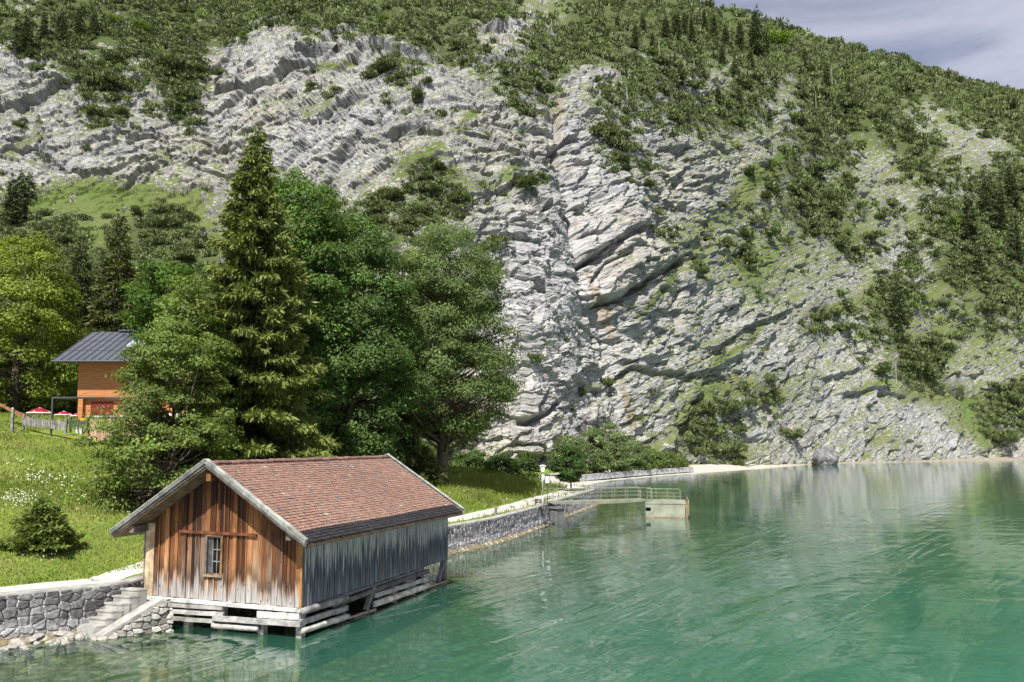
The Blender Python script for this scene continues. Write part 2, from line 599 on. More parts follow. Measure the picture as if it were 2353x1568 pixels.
WALL_A = [(-40.0, 21.3), a2(-120, 1383), a2(22, 1368), a2(160, 1355), a2(292, 1342), bxy(-6.9, .55)]
WALL_B = [bxy(-6.4, 1.2), bxy(-6.0, 5.0), bxy(-5.2, 9.5), a2(1005, 1216.5), a2(1026, 1211.5), a2(1090, 1201), a2(1149, 1189.5), a2(1230, 1167.6), a2(1263, 1158), a2(1286, 1148.5), a2(1336, 1135), a2(1362, 1127), (8.9, 83.5), (8.6, 86.5), (7.3, 88.6), (5.2, 89.6), (2.5, 90.2)]
BEACH = [(2.2, 94), (4.5, 104), (9.6, 114), a2(1400, 1105, 0), a2(1500, 1096, 0), a2(1600, 1088, 0), a2(1750, 1077, 0), a2(1880, 1067, 0), a2(2100, 1062, 0), a2(2353, 1058, 0), (330, 370)]
LAND = WALL_A + WALL_B + BEACH + [(700, 420), (700, 900), (-500, 900), (-500, 60), (-150, 21.3)]
LP = np.array(LAND)


def seg_dist(X, Y, P):
    best = np.full(X.shape, 1e9)
    for (x0, y0), (x1, y1) in zip(P[:-1], P[1:]):
        dx, dy = x1 - x0, y1 - y0
        t = np.clip(((X - x0) * dx + (Y - y0) * dy) / (dx * dx + dy * dy + 1e-9), 0, 1)
        best = np.minimum(best, np.hypot(X - x0 - t * dx, Y - y0 - t * dy))
    return best


def signed(X, Y):
    ins = np.zeros(X.shape, bool)
    P = np.vstack([LP, LP[:1]])
    for (x0, y0), (x1, y1) in zip(P[:-1], P[1:]):
        if y0 == y1:
            continue
        c = (y0 > Y) != (y1 > Y)
        ins ^= c & (X < (x1 - x0) * (Y - y0) / (y1 - y0) + x0)
    d = seg_dist(X, Y, P)
    return np.where(ins, d, -d)


def ground(X, Y):
    X = np.asarray(X, float)
    Y = np.asarray(Y, float)
    sd = signed(X, Y)
    bch = sstep(Y, 91, 95)
    k = .188 + .05 * sstep(X, -14, -6)
    ps = 1.45 + 1.35 * sstep(Y, 36, 44)
    up = np.maximum(sd - ps, 0)
    lawn = ZW + k * (np.sqrt(up * up + .25) - .5) + .16 * fbm(X * .16, Y * .16, 3) * sstep(up, 0, 6)
    lawn = np.where(lawn > 8.2, 8.2 + (lawn - 8.2) * .45, lawn)
    wallp = np.where(sd > .34, lawn, .30 + (ZW - .3) * sstep(sd, .06, .34) * 0 + np.where(sd > .15, (ZW - .35) * np.clip((sd - .15) / .19, 0, 1), 0))
    d = np.maximum(-sd, 0)
    near = .22 - .50 * d + .05 * fbm(X * 1.1, Y * 1.1, 9)
    bed = np.maximum(near, -.30 - (.13 - .075 * sstep(-X, 7, 12) * sstep(-Y, -34, -30)) * d)
    bed = np.maximum(bed, -9)
    zw = np.where(sd > 0.1, wallp, bed)
    zb = np.where(sd > 0, np.minimum(.11 * sd, 1.25 + .06 * sd), np.maximum(.1 * sd, -9)) + .05 * fbm(X * .4, Y * .4, 5)
    zb = np.minimum(zb, 9)
    return zw * (1 - bch) + zb * bch, sd


nt_, ny_ = 620, 680
T = np.linspace(-1.05, .95, nt_)
Yr = 14 * (320 / 14) ** np.linspace(0, 1, ny_)
YY, TT = np.meshgrid(Yr, T, indexing='ij')
XX = TT * YY
ZZ, SD = ground(XX, YY)
bch = sstep(YY, 91, 95)
lawn = np.where(bch > .5, sstep(SD, 8.5, 10.5), sstep(SD, .2, .3))
lawn = np.where((bch > .5) & (SD > 24), .7, lawn)
beach = np.where(bch > .5, 1.0 - .75 * sstep(XX, 62, 92), 0.0)
V = np.stack([XX, YY, ZZ], -1).reshape(-1, 3)
go = link('ground', fastmesh('ground', V, gridfaces(ny_, nt_), vattr={'lawn': lawn.ravel(), 'beach': beach.ravel()}, smooth=True), M['ground'])
tag(go, 'green meadow slope with shingle shore and lake bed', 'ground', kind='structure')

# lake sheet
T = np.linspace(-1.5, 1.5, 420)
Yr = np.concatenate([[-60, -10, 3, 7, 10], 12 * (460 / 12) ** np.linspace(0, 1, 380)])
YY, TT = np.meshgrid(Yr, T, indexing='ij')
XX = TT * np.maximum(np.abs(YY), 60 * (YY < 12)) 
gz, sd = ground(XX, YY)
dep = np.maximum(-gz, 0)
alpha = 1 - np.exp(-dep * .45)
alpha = np.where(YY > 100, 1 - np.exp(-dep * 2.0), alpha)
lk_d = (XX - 2) * math.cos(R(38)) - (YY - 34) * math.sin(R(38))
wake = sstep(lk_d, -10, 6) * (1 - sstep(YY, 60, 120)) * (.35 + .65 * sstep(fbm(XX * .05, YY * .03, 88, 3), -.15, .3))
V = np.stack([XX, YY, XX * 0], -1).reshape(-1, 3)
lo = link('lake', fastmesh('lake', V, gridfaces(*XX.shape), vattr={'depth': alpha.ravel(), 'wake': wake.ravel()}, smooth=True), M['lake'])
tag(lo, 'emerald green lake with rippled reflections', 'lake', kind='structure')


# ------------------------------------------------------------------ mountain
def digits(rows):
    return np.array([[int(ch) for ch in (r + r[-1] * 48)[:48]] for r in rows], float) / 9


SCRUB = digits([
    "656999999999999999999999324888888888888888888888",
    "776999999995138888888831588888888888888888888888",
    "457888888511000113676873488888888888888888888888",
    "114777476610000001541156885138888357677888888888",
    "001256246100002222351123750278862578468888568888",
    "200165446201100111132221510156778998468888424788",
    "100111101111110100111211210076124353478426752135",
    "000111011111000001121112100167401121577622675235",
    "301111000000110211366211641012510025677511355578",
    "510000000001123537746631110001100152587754356788",
    "545412787222333366577310000000430115466643357889",
    "767536788444444444555310000000042214222664346888",
    "888788888655555555554300000000014145111235447788",
    "888888888866666666554300000000011124111126634567",
    "999999999999999999999900000000001000015347634555",
    "999999999999999999999900000000000000166365224455",
    "999999999999999999999900000000000000001125762123",
    "999999999999999999999900000000000100001124663112",
    "999999999999999999999900000100000145430111332366",
    "999999999999999999999900000000015764310111111266",
    "999999999999999999999900000000126761621110111255",
    "999999999999999999999900000000344652000000000000"])


def bil(A, px, py):
    x = np.clip(px / 49.02 - .5, 0, A.shape[1] - 1.001)
    y = np.clip(py / 49.0 - .5, 0, A.shape[0] - 1.001)
    i, j = np.floor(x).astype(int), np.floor(y).astype(int)
    a, b = x - i, y - j
    return (A[j, i] * (1 - a) + A[j, i + 1] * a) * (1 - b) + (A[j + 1, i] * (1 - a) + A[j + 1, i + 1] * a) * b


ti = np.linspace(-.80, .86, 1420)
pcol = CX + F * ti / CT
e_sky = np.interp(pcol, [-400, 600, 1200, 1640, 1760, 1900, 2000, 2140, 2250, 2353, 2800], [-460, -300, -150, 14, 42, 84, 114, 150, 188, 206, 330])
kk = (CY0 - e_sky) / F
e_sky = (kk * CT + ST) / (CT - kk * ST)
Y0 = np.interp(pcol, [-500, 300, 900, 1180, 1300, 1450, 1600, 1750, 1900, 2100, 2353, 2800], [112, 120, 126, 136, 146, 162, 184, 203, 231, 255, 285, 320])
Z0 = np.interp(pcol, [-500, 300, 900, 1150, 1300, 1500, 1600, 2800], [5, 5, 2, -1.0, -2.5, -3, -2.5, -2.5])
NR = 560
e0 = (Z0 - HC) / Y0
EE = e0[None, :] + (e_sky - e0)[None, :] * np.linspace(0, 1, NR)[:, None]
Yg = np.zeros_like(EE)
Yg[0] = Y0


def pxy(t, e):
    zc = CT + e * ST
    return CX + F * t / zc, CY0 - F * (e * CT - ST) / zc


for r in range(1, NR):
    e = EE[r - 1]
    px, py = pxy(ti, e)
    lf = 1 - sstep(px, 450, 1100)
    rt = sstep(px, 1500, 1900)
    cl_ = np.interp(py, [0, 90, 130, 420, 455, 760, 1050], [.95, .9, .58, .55, 1.25, 1.2, .9])
    cc = np.interp(py, [0, 180, 300, 600, 700, 1050], [1.0, .9, .72, .66, .48, .42])
    cr_ = np.interp(py, [0, 300, 600, 900, 1070], [.95, .86, .78, .66, .50])
    cot = lf * cl_ + (1 - lf) * ((1 - rt) * cc + rt * cr_)
    cot = cot + 1.6 * np.clip((e - e0) / (e_sky - e0), 0, 1) ** 9 * (e_sky < .75)
    cot = np.minimum(cot, .93 / np.maximum(e, .02))
    Yg[r] = Yg[r - 1] * (1 + np.maximum(cot * (EE[r] - e) / (1 - cot * e), 0))
# fold over behind the crest
xtra = 10
Yb = np.vstack([Yg[-1] * (1 + .05 * k) for k in range(1, xtra + 1)])
Zt = EE * Yg
Zb = np.vstack([Zt[-1] - (Yb[k] - Yg[-1]) * (.1 + .06 * k) for k in range(xtra)])
YM = np.vstack([Yg, Yb])
ZM = np.vstack([Zt, Zb]) + HC
XM = ti[None, :] * YM
P = np.stack([XM, YM, ZM], -1)
PX, PY = proj(P)
# arc coordinates
ac = XM
sl_ = np.hypot(YM - YM[:1], ZM - ZM[:1])
nrm = np.cross(np.gradient(P, axis=1), np.gradient(P, axis=0))
nrm /= np.linalg.norm(nrm, axis=2, keepdims=True) + 1e-9
nrm[..., :] *= np.where(nrm[..., 1:2] > 0, -1, 1)


def pl(pts):
    return seg_dist(PX, PY, np.array(pts, float))


def ell(cx_, cy_, rx, ry, pw=1.0):
    return np.exp(-(((PX - cx_) / rx) ** 2 + ((PY - cy_) / ry) ** 2) * pw)


xk = np.linspace(-420, 480, 901)
tanphi = np.tan(np.radians(np.interp(xk, [-200, -90, -25, 35, 110, 260], [12, 5, 14, 27, 30, 35]) + 9 * fbm(xk * .018, xk * 0, 31, 2)))
Dk = np.concatenate([[0], np.cumsum((tanphi[1:] + tanphi[:-1]) * .5)])
warp = 3.5 * fbm(ac * .022, sl_ * .022, 41, 3) + .7 * fbm(ac * .13, sl_ * .13, 43, 3)
q = (sl_ - np.interp(ac, xk, Dk)) * .92 + warp
along = ac + .25 * sl_


def facets(cu, cv, amp, tilt, seed, crev=0.0, ew=.10, rot=0.0):
    """angular blocks: every cell its own offset and its own tilt"""
    al_, q_ = along * math.cos(rot) + q * math.sin(rot), q * math.cos(rot) - along * math.sin(rot)
    u, v = al_ / cu + .18 * fbm(ac * .3, sl_ * .3, seed + 20, 2), q_ / cv + .25 * fbm(ac * .25, sl_ * .25, seed + 21, 2)
    iu, iv = np.floor(u), np.floor(v)
    f1_ = np.full(u.shape, 9.0)
    f2_ = np.full(u.shape, 9.0)
    val = np.zeros(u.shape)
    for di in (-1, 0, 1):
        for dj in (-1, 0, 1):
            a_, b_ = iu + di, iv + dj
            x = a_ + .08 + .84 * hash2(a_, b_, seed)
            y = b_ + .08 + .84 * hash2(a_, b_, seed + 5)
            du, dv = u - x, v - y
            d_ = np.abs(du) * .55 + np.abs(dv) * .55 + .5 * np.hypot(du, dv)
            nw = amp * (hash2(a_, b_, seed + 9) - .5) + tilt * ((hash2(a_, b_, seed + 11) - .5) * du + (hash2(a_, b_, seed + 13) - .72) * dv)
            c_ = d_ < f1_
            f2_ = np.where(c_, f1_, np.minimum(f2_, d_))
            val = np.where(c_, nw, val)
            f1_ = np.where(c_, d_, f1_)
    return val - crev * (1 - sstep(f2_ - f1_, 0, ew))


disp = 3.2 * fbm(ac * .018, sl_ * .006, 51, 4) + 1.2 * fbm(ac * .05, sl_ * .03, 53, 5, .5)
disp += .4 * (1 - 2 * np.abs(fbm(ac * .14, sl_ * .10, 57, 4, .55)))


def saw(lam, amp, seed, cut=.78):
    m_ = vn(along * .22 / lam + 3, np.floor(q / lam) + .37, seed)
    qq = q / lam + .5 * vn(along * .5 / lam, q * .0, seed + 3)
    f_ = qq - np.floor(qq)
    prof = np.where(f_ < cut, f_ / cut, (1 - f_) / (1 - cut))
    return amp * prof * sstep(m_, .25, .7)


scr = bil(SCRUB, PX, PY)
rocky = (1 - sstep(scr, .35, .8) * .75) * (1 - .42 * sstep(PX, 1560, 1850)) * (1 - .6 * ell(240, 545, 250, 105))
disp += rocky * (saw(8.0, .45, 61, .9) + saw(3.1, .22, 67, .88))
disp += rocky * .3 * fbm(ac * .5, sl_ * .5, 73, 4, .65)
disp += rocky * (facets(15, 10, 1.7, 3.0, 81, .4, .04, .35) + facets(7.5, 4.2, 1.0, 1.6, 181, .5, .06, -.12) + facets(6.5, 4.0, .7, 1.2, 481, .4, .06, .75) + facets(3.2, 2.0, .34, .5, 281, .3, .06, .2) + facets(1.8, 1.1, .18, .25, 381, .15, .10, -.3))

LEDGE = [([(-40, 245), (20, 238), (80, 222), (135, 185)], 40, 6), ([(500, 188), (565, 207), (620, 202), (665, 176), (720, 158)], 34, 6),
         ([(715, 148), (780, 122), (850, 108), (960, 128)], 36, 6), ([(175, 388), (235, 402), (330, 365)], 26, 4),
         ([(270, 440), (330, 400), (360, 378)], 24, 4), ([(1340, 602), (1385, 572), (1455, 540)], 42, 3.5),
         ([(1455, 655), (1500, 645), (1555, 600)], 42, 3), ([(1365, 695), (1395, 690), (1430, 675)], 30, 5),
         ([(1205, 455), (1235, 490), (1260, 470)], 26, 4), 
         ([(860, 330), (930, 300), (985, 290)], 22, 3), ([(1560, 865), (1650, 840), (1700, 815)], 26, 3.5),
         ([(1640, 800), (1720, 745), (1800, 715)], 22, 3.5), ([(1900, 870), (1960, 850)], 22, 3),
         ([(1590, 425), (1660, 400)], 22, 4), ([(450, 330), (560, 345), (640, 330)], 18, 2.6), ([(100, 335), (180, 330), (260, 310)], 18, 2.6),
         ([(2180, 690), (2230, 730)], 26, 4), ([(1940, 905), (2010, 895), (2060, 910)], 24, 3.5)]
for pts, wd, am in LEDGE:
    pts = np.array(pts, float)
    d = seg_dist(PX, PY, pts)
    o_ = np.argsort(pts[:, 0])
    yl = np.interp(PX, pts[o_, 0], pts[o_, 1])
    ex = np.clip(1 - (np.maximum(pts[:, 0].min() - PX, 0) + np.maximum(PX - pts[:, 0].max(), 0)) / 30, 0, 1)
    s_ = PY - yl + 5 * fbm(ac * .2, sl_ * .2, 90, 3)          # >0 below the lip
    prof = np.where(s_ < 0, np.clip(1 + s_ / (wd * 2.2), 0, 1), -.55 * np.clip(1 - s_ / wd, 0, 1) * sstep(s_, 0, 5) + (1 - sstep(s_, 0, 5)))
    disp += am * .36 * ex * prof
GULLY = [(1290, 60), (1275, 170), (1285, 320), (1318, 470), (1335, 600), (1380, 700), (1402, 770), (1430, 880), (1455, 985)]
dg = np.abs(pl(GULLY) + 16 * fbm(ac * .06, sl_ * .06, 93, 4))
disp -= 3.6 * np.exp(-(dg / 75) ** 1.3) + 1.1 * np.exp(-(dg / 12) ** 2) * (.3 + vn(sl_ * .08, sl_ * 0, 96))
disp += 3 * ell(1215, 760, 110, 250) + 3 * ell(1495, 600, 75, 70) + 3 * ell(1440, 470, 70, 80) + 2 * ell(1420, 640, 45, 40)
for cv_, cw_, ca_ in (([(1310, 440), (1325, 520), (1345, 600)], 5, 3.5), ([(1335, 608), (1385, 575), (1455, 540)], 6, 3.5), ([(1385, 690), (1440, 680), (1480, 648), (1555, 605)], 6, 3.5), ([(1375, 640), (1400, 600), (1440, 590)], 4, 2.5), ([(1205, 455), (1238, 490), (1262, 472)], 5, 2.5), ([(1440, 870), (1470, 840), (1560, 865)], 5, 2.5), ([(1180, 985), (1225, 965), (1262, 935)], 5, 2.5), ([(1290, 250), (1300, 330), (1318, 400)], 5, 2.5), ([(560, 500), (640, 470), (700, 480)], 4, 2), ([(880, 320), (935, 300), (990, 285)], 4, 2.2), ([(430, 380), (540, 400), (620, 395)], 4, 2)):
    disp -= ca_ * np.exp(-((pl(cv_) + 4 * fbm(ac * .3, sl_ * .3, 97, 3)) / cw_) ** 2)
GUL2 = [(1950, 260), (2050, 380), (2110, 480), (2150, 590), (2175, 700), (2200, 850), (2245, 905)]
d2 = pl(GUL2)
disp -= 4.5 * np.exp(-(d2 / 55) ** 1.3) + 3 * np.exp(-(d2 / 12) ** 2)
disp -= 9 * np.exp(-(pl([(2190, 840), (2212, 880), (2240, 905)]) / 11) ** 2)
for gp in ([(1000, 60), (1060, 160), (1180, 260), (1260, 330)], [(480, 60), (480, 250), (520, 420)], [(1640, 230), (1690, 400), (1740, 560)], [(1880, 420), (1990, 640)]):
    disp -= 3 * np.exp(-(pl(gp) / 50) ** 1.3)
for _ in range(1):
    disp[:, 1:-1] = .25 * disp[:, :-2] + .5 * disp[:, 1:-1] + .25 * disp[:, 2:]
P = P + nrm * disp[..., None]
P[..., 2] += scr * .6
mgrow, mgcol = P.shape[:2]
PX, PY = proj(P)
gr = .335 + .06 * sstep(PX, 1430, 1700) + .05 * (1 - sstep(PX, 900, 1200)) + .22 * fbm(ac * .045, sl_ * .06, 98, 4) - .16 * ell(1300, 700, 160, 350) + .12 * sstep(-PY, -110, -40) + .50 * scr + .10 * fbm(ac * .03, sl_ * .03, 99, 3)
GR = [([(60, 475), (140, 442), (230, 430), (300, 445), (450, 466)], 24, .8), ([(20, 345), (90, 310)], 14, .6), ([(300, 190), (370, 160), (430, 192)], 18, .6),
      ([(330, 240), (430, 230)], 12, .5), ([(735, 152), (775, 155), (810, 140)], 9, 1), ([(700, 270), (760, 240)], 14, .4), ([(620, 235), (680, 245)], 22, .4),
      ([(925, 380), (1000, 350)], 22, .7), ([(900, 560), (960, 480), (1010, 420), (1040, 400)], 18, .7), ([(1040, 405), (1120, 430), (1180, 390)], 15, .6),
      ([(1050, 300), (1085, 258)], 9, .7), ([(1472, 725), (1510, 682), (1548, 640)], 10, 1.1), ([(1700, 455), (1745, 390)], 20, .8), ([(1770, 405), (1805, 350)], 12, .7),
      ([(1600, 530), (1720, 470)], 22, .4), ([(1870, 722), (1950, 702), (2010, 682), (2060, 640)], 14, .8), ([(2030, 700), (2110, 800), (2150, 880)], 42, .5),
      ([(2200, 620), (2340, 680)], 34, .5), ([(1565, 965), (1620, 902), (1700, 880), (1785, 912)], 26, .6), ([(1590, 1005), (1720, 1055)], 26, .5),
      ([(1650, 832), (1725, 785), (1745, 755)], 8, .8), ([(1960, 900), (2030, 880)], 10, .6), ([(2090, 905), (2200, 905)], 22, .6), ([(2200, 960), (2270, 1010)], 30, .6),
      ([(1270, 990), (1330, 900), (1400, 880)], 12, .45), ([(1500, 910), (1540, 880)], 9, .5), ([(1490, 640), (1440, 720)], 5, .4)]
for pts, wd, a_ in GR:
    gr += a_ * np.exp(-(pl(pts) / wd) ** 2)
gr += 1.0 * ell(240, 545, 250, 105) + .30 * ell(1720, 600, 190, 100) + .25 * ell(1900, 480, 150, 120) + .4 * ell(2040, 1000, 60, 35) + .3 * ell(2250, 760, 120, 120)
gr -= .35 * ell(1230, 800, 110, 260) + .25 * ell(1400, 480, 110, 180)
stn = 1.3 * np.exp(-((pl(GULLY[1:]) + 9 * fbm(ac * .2, sl_ * .2, 94, 3)) / 11) ** 2) * sstep(vn(sl_ * .10, ac * .05, 95), .35, .7) * sstep(PY, 180, 260) + .8 * ell(1385, 720, 30, 30) + .55 * ell(1445, 660, 20, 45) + .5 * ell(1540, 890, 22, 26) + .35 * ell(1220, 910, 28, 20) + .4 * ell(1290, 250, 15, 50)
pale = .8 * np.exp(-(dg / 38) ** 2) * sstep(PY, 420, 560) + .9 * ell(1230, 800, 110, 230) + .8 * ell(1420, 770, 90, 60) + .7 * ell(1230, 1045, 60, 25) + .35 * ell(1560, 1040, 160, 30)
Fm = gridfaces(mgrow, mgcol)
mo = link('mountain', fastmesh('mountain', P, Fm, vattr={'gr': gr.ravel(), 'stn': stn.ravel(), 'pale': np.clip(pale, 0, 1).ravel(), 'veg': sstep(scr, .35, .75).ravel(), 'bed': np.stack([along, q, 0 * q], -1).reshape(-1, 3)}, smooth=False), M['rock'])
tag(mo, 'steep grey limestone mountainside with grass ledges', 'mountain', kind='structure')

# a cached lookup from line of sight to the slope
vis = np.zeros((NR, mgcol))
PXv, PYv = PX[:NR], PY[:NR]


def onslope(px, py):
    c = int(np.clip(np.searchsorted(PXv[NR // 2], px), 0, mgcol - 1))
    c = int(np.clip(np.argmin(np.abs(PXv[np.argmin(np.abs(PYv[:, c] - py))] - px)), 0, mgcol - 1))
    r = int(np.argmin(np.abs(PYv[:, c] - py)))
    return P[r, c]


# ------------------------------------------------------------------ foliage builders
def unit(a):
    return a / (np.linalg.norm(a, axis=-1, keepdims=True) + 1e-9)


def leafquads(pos, nor, size, asp=.62, fold=True):
    """rhombic leaves at pos facing nor"""
    n = len(pos)
    nor = unit(nor)
    t = unit(np.cross(nor, rng.normal(size=(n, 3))))
    b = np.cross(nor, t)
    s = np.asarray(size).reshape(-1, 1)
    V = np.stack([pos - t * s * .5, pos + b * s * asp * .5 + nor * s * .08, pos + t * s * .5, pos - b * s * asp * .5 + nor * s * .08], 1)
    return V.reshape(-1, 3), np.arange(4 * n).reshape(-1, 4)


def twigquads(pos, axis, length, width, nor=None):
    n = len(pos)
    axis = unit(axis)
    sd_ = unit(np.cross(axis, rng.normal(size=(n, 3)) if nor is None else nor))
    L = np.asarray(length).reshape(-1, 1)
    W = np.asarray(width).reshape(-1, 1)
    V = np.stack([pos, pos + axis * L * .45 + sd_ * W * .5, pos + axis * L, pos + axis * L * .45 - sd_ * W * .5], 1)
    return V.reshape(-1, 3), np.arange(4 * n).reshape(-1, 4)


def leafcols(n, base, var=.25, tint=None):
    b = np.array(base)[None, :]
    k = 1 + var * rng.normal(size=(n, 1))
    c = b * np.clip(k, .45, 1.9)
    if tint is not None:
        f_ = (rng.random((n, 1)) ** 2)
        c = c * (1 - f_ * .6) + np.array(tint)[None, :] * f_ * .6
    return np.clip(c, .004, .6)


def broadleaf(name, label, base, height, prof, npad, nleaf, leaf=.26, col=(.06, .11, .02), tint=None, trunk_r=.3, trunk_h=None, pad=1.1, group=None, lean=(0, 0), cat='tree', stems=1, flat=.5, shell=.55, seed=0, limbs=.5):
    """prof: [(relative height, radius)] of the crown; leaves sit in pads on limbs"""
    global rng
    rng = np.random.default_rng(100 + seed)
    random.seed(seed)
    root = thing(name, label, cat, base, group=group)
    ph = np.array([p[0] for p in prof]) * height
    pr_ = np.array([p[1] for p in prof])
    # sample heights by area
    hs = np.linspace(ph[0], ph[-1], 200)
    wt = np.interp(hs, ph, pr_) + .15
    hz = rng.choice(hs, npad, p=wt / wt.sum())
    an = rng.random(npad) * 2 * np.pi
    rr = np.interp(hz, ph, pr_) * (shell + (1 - shell) * rng.random(npad) ** .6) * (.82 + .26 * vn(an * 1.6, hz * .35, seed + 3))
    ctr = np.stack([rr * np.cos(an) + lean[0] * hz / height, rr * np.sin(an) + lean[1] * hz / height, hz], 1)
    prad = pad * (.65 + .7 * rng.random(npad))
    tb = MB()
    for s_ in range(stems):
        ox = random.uniform(-.5, .5) * (stems > 1)
        oy = random.uniform(-.4, .4) * (stems > 1)
        pts, rads = [], []
        for k in range(9):
            f_ = k / 8
            pts.append((ox * (1 + 2.5 * f_) + lean[0] * f_ + .18 * math.sin(3 * f_ + seed + s_), oy * (1 + 2.5 * f_) + lean[1] * f_ + .15 * math.sin(4 * f_ + 2 * seed), height * .88 * f_))
            rads.append(trunk_r / math.sqrt(stems) * ((1.35 if k == 0 else 1.0) * (1 - .9 * f_) + .02))
        pts[0] = (pts[0][0], pts[0][1], -.4)
        tb.tube(pts, rads, 9)
    for i in range(npad):
        if random.random() < limbs:
            h0 = max((trunk_h or ph[0]) * .85, hz[i] - rr[i] * random.uniform(.35, .8))
            f_ = min(h0 / (height * .88), 1)
            p0 = np.array([lean[0] * f_, lean[1] * f_, h0])
            c_ = ctr[i]
            mid = (p0 + c_) / 2 + np.array([0, 0, -.08 * rr[i]])
            r0 = max(.025, trunk_r * .30 * (1 - f_ * .7))
            tb.tube([p0, mid, c_], [r0, r0 * .6, r0 * .2], 5, cap=False)
    tb.build('trunk', M['bark'], root, True)
    pid = rng.integers(0, npad, nleaf)
    d = unit(rng.normal(size=(nleaf, 3)))
    rad = rng.random(nleaf) ** .45
    off = d * rad[:, None] * prad[pid][:, None]
    rh = np.hypot(off[:, 0], off[:, 1])
    off[:, 2] = off[:, 2] * flat - .22 * rh ** 2 / prad[pid]
    pos = ctr[pid] + off
    outw = unit(np.stack([ctr[pid, 0], ctr[pid, 1], np.zeros(nleaf)], 1))
    nor = np.array([0, 0, .75]) + .35 * outw + .9 * off / prad[pid][:, None] + .45 * rng.normal(size=(nleaf, 3))
    V, Fc = leafquads(pos, nor, leaf * (.7 + .6 * rng.random(nleaf)))
    padk = 1 + .22 * rng.normal(size=npad)
    c_ = leafcols(nleaf, col, .16, tint) * np.clip(padk[pid], .6, 1.5)[:, None]
    link('crown', fastmesh('crown', V, Fc, fcol=c_), M['leaf'], root)
    return root


def conifer_mesh(height, rbase, nwhorl, perwhorl, ntw, col, tint, seed, droop=.45, z0=.06, tl=.5, tw=.16, power=.85, hang=.8, ragged=.3):
    r_ = np.random.default_rng(seed)
    global rng
    rng = r_
    nb = nwhorl * perwhorl
    qh = np.repeat(np.linspace(0, 1, nwhorl) ** .9, perwhorl) + r_.normal(size=nb) * .008
    qh = np.clip(qh, 0, .995)
    zb = height * (z0 + (1 - z0) * qh)
    Rb = rbase * ((1 - qh) ** power) * (1 - ragged + 2 * ragged * r_.random(nb)) + .12
    an = r_.random(nb) * 2 * np.pi
    sticks = MB()
    sticks.tube([(0, 0, -.3), (0, 0, height * .5), (0, 0, height * .985)], [height * .014 + .04, height * .008 + .02, .01], 8)
    for i in range(nb):
        dx, dy = math.cos(an[i]), math.sin(an[i])
        Rr = Rb[i]
        if Rr > .5:
            sticks.tube([(0, 0, zb[i]), (dx * Rr * .5, dy * Rr * .5, zb[i] - droop * Rr * .32), (dx * Rr * .95, dy * Rr * .95, zb[i] - droop * Rr * .42)], [.05, .03, .01], 4, cap=False)
    wt = Rb ** 1.5
    bi = r_.choice(nb, ntw, p=wt / wt.sum())
    u = r_.random(ntw) ** .55
    side = (r_.random(ntw) - .5) * 2
    Rr = Rb[bi]
    rr = Rr * u
    wside = side * (.10 + .26 * Rr * (1 - u * .75) * np.minimum(1, u * 2.5))
    ca, sa = np.cos(an[bi]), np.sin(an[bi])
    zz = zb[bi] - droop * Rr * (u - .55 * u * u) - .10 * np.abs(wside)
    pos = np.stack([ca * rr - sa * wside, sa * rr + ca * wside, zz], 1)
    outv = np.stack([ca, sa, np.zeros(ntw)], 1)
    sv = np.stack([-sa, ca, np.zeros(ntw)], 1) * np.sign(side)[:, None]
    hg = r_.random(ntw)[:, None]
    axis = outv * (.45 + .5 * r_.random((ntw, 1))) + .35 * r_.normal(size=(ntw, 3)) + sv * (.45 * r_.random((ntw, 1))) + np.array([0, 0, -1.0]) * hang * hg + np.array([0, 0, .25]) * (1 - hg)
    L = tl * (.6 + .7 * r_.random(ntw)) * (.5 + .5 * np.minimum(1, Rr / (rbase * .5)))
    V, Fc = twigquads(pos, axis, L, tw * (.7 + .6 * r_.random(ntw)) * (.6 + .4 * np.minimum(1, Rr / (rbase * .5))))
    tipf = (u ** 2)[:, None]
    bk = np.clip(1 + .25 * r_.normal(size=nb), .5, 1.6)[bi][:, None]
    c_ = leafcols(ntw, col, .18) * bk
    c_ = c_ * (1 - .65 * tipf) + np.array(tint)[None, :] * (.65 * tipf) * (.8 + .4 * r_.random((ntw, 1)))
    return sticks, fastmesh('crown', V, Fc, fcol=c_)


def conifer(name, label, base, height, rbase, nwhorl, perwhorl, ntw, col, tint, seed, group=None, **kw):
    root = thing(name, label, 'tree', base, rz=seed * 1.3, group=group)
    st, cm = conifer_mesh(height, rbase, nwhorl, perwhorl, ntw, col, tint, seed, **kw)
    st.build('trunk', M['bark'], root, True)
    link('crown', cm, M['needle'], root)
    return root


def gpt(px, py, Y=None):
    """point of the ground sheet near that line of sight at depth Y"""
    X = (px - CX) / F * Y
    return np.array([X, Y, float(ground(np.array([X]), np.array([Y]))[0][0])])


def ztop(py, Y):
    return at(CX, py, Y)[2]


# ------------------------------------------------------------------ boathouse
bh = thing('boathouse', 'weathered wooden boathouse with red tiled roof standing over the lake', 'boathouse', (BX, BY, 0), -BA)
ZS, ZR, ZE, OS, OF, OB = .93, 5.62, 3.17, .70, .86, .22
XM_ = -BW / 2
RS = (ZR - ZE) / (BW / 2 + OS)                  # roof pitch


def roofz(x):
    return ZR - abs(x - XM_) * RS


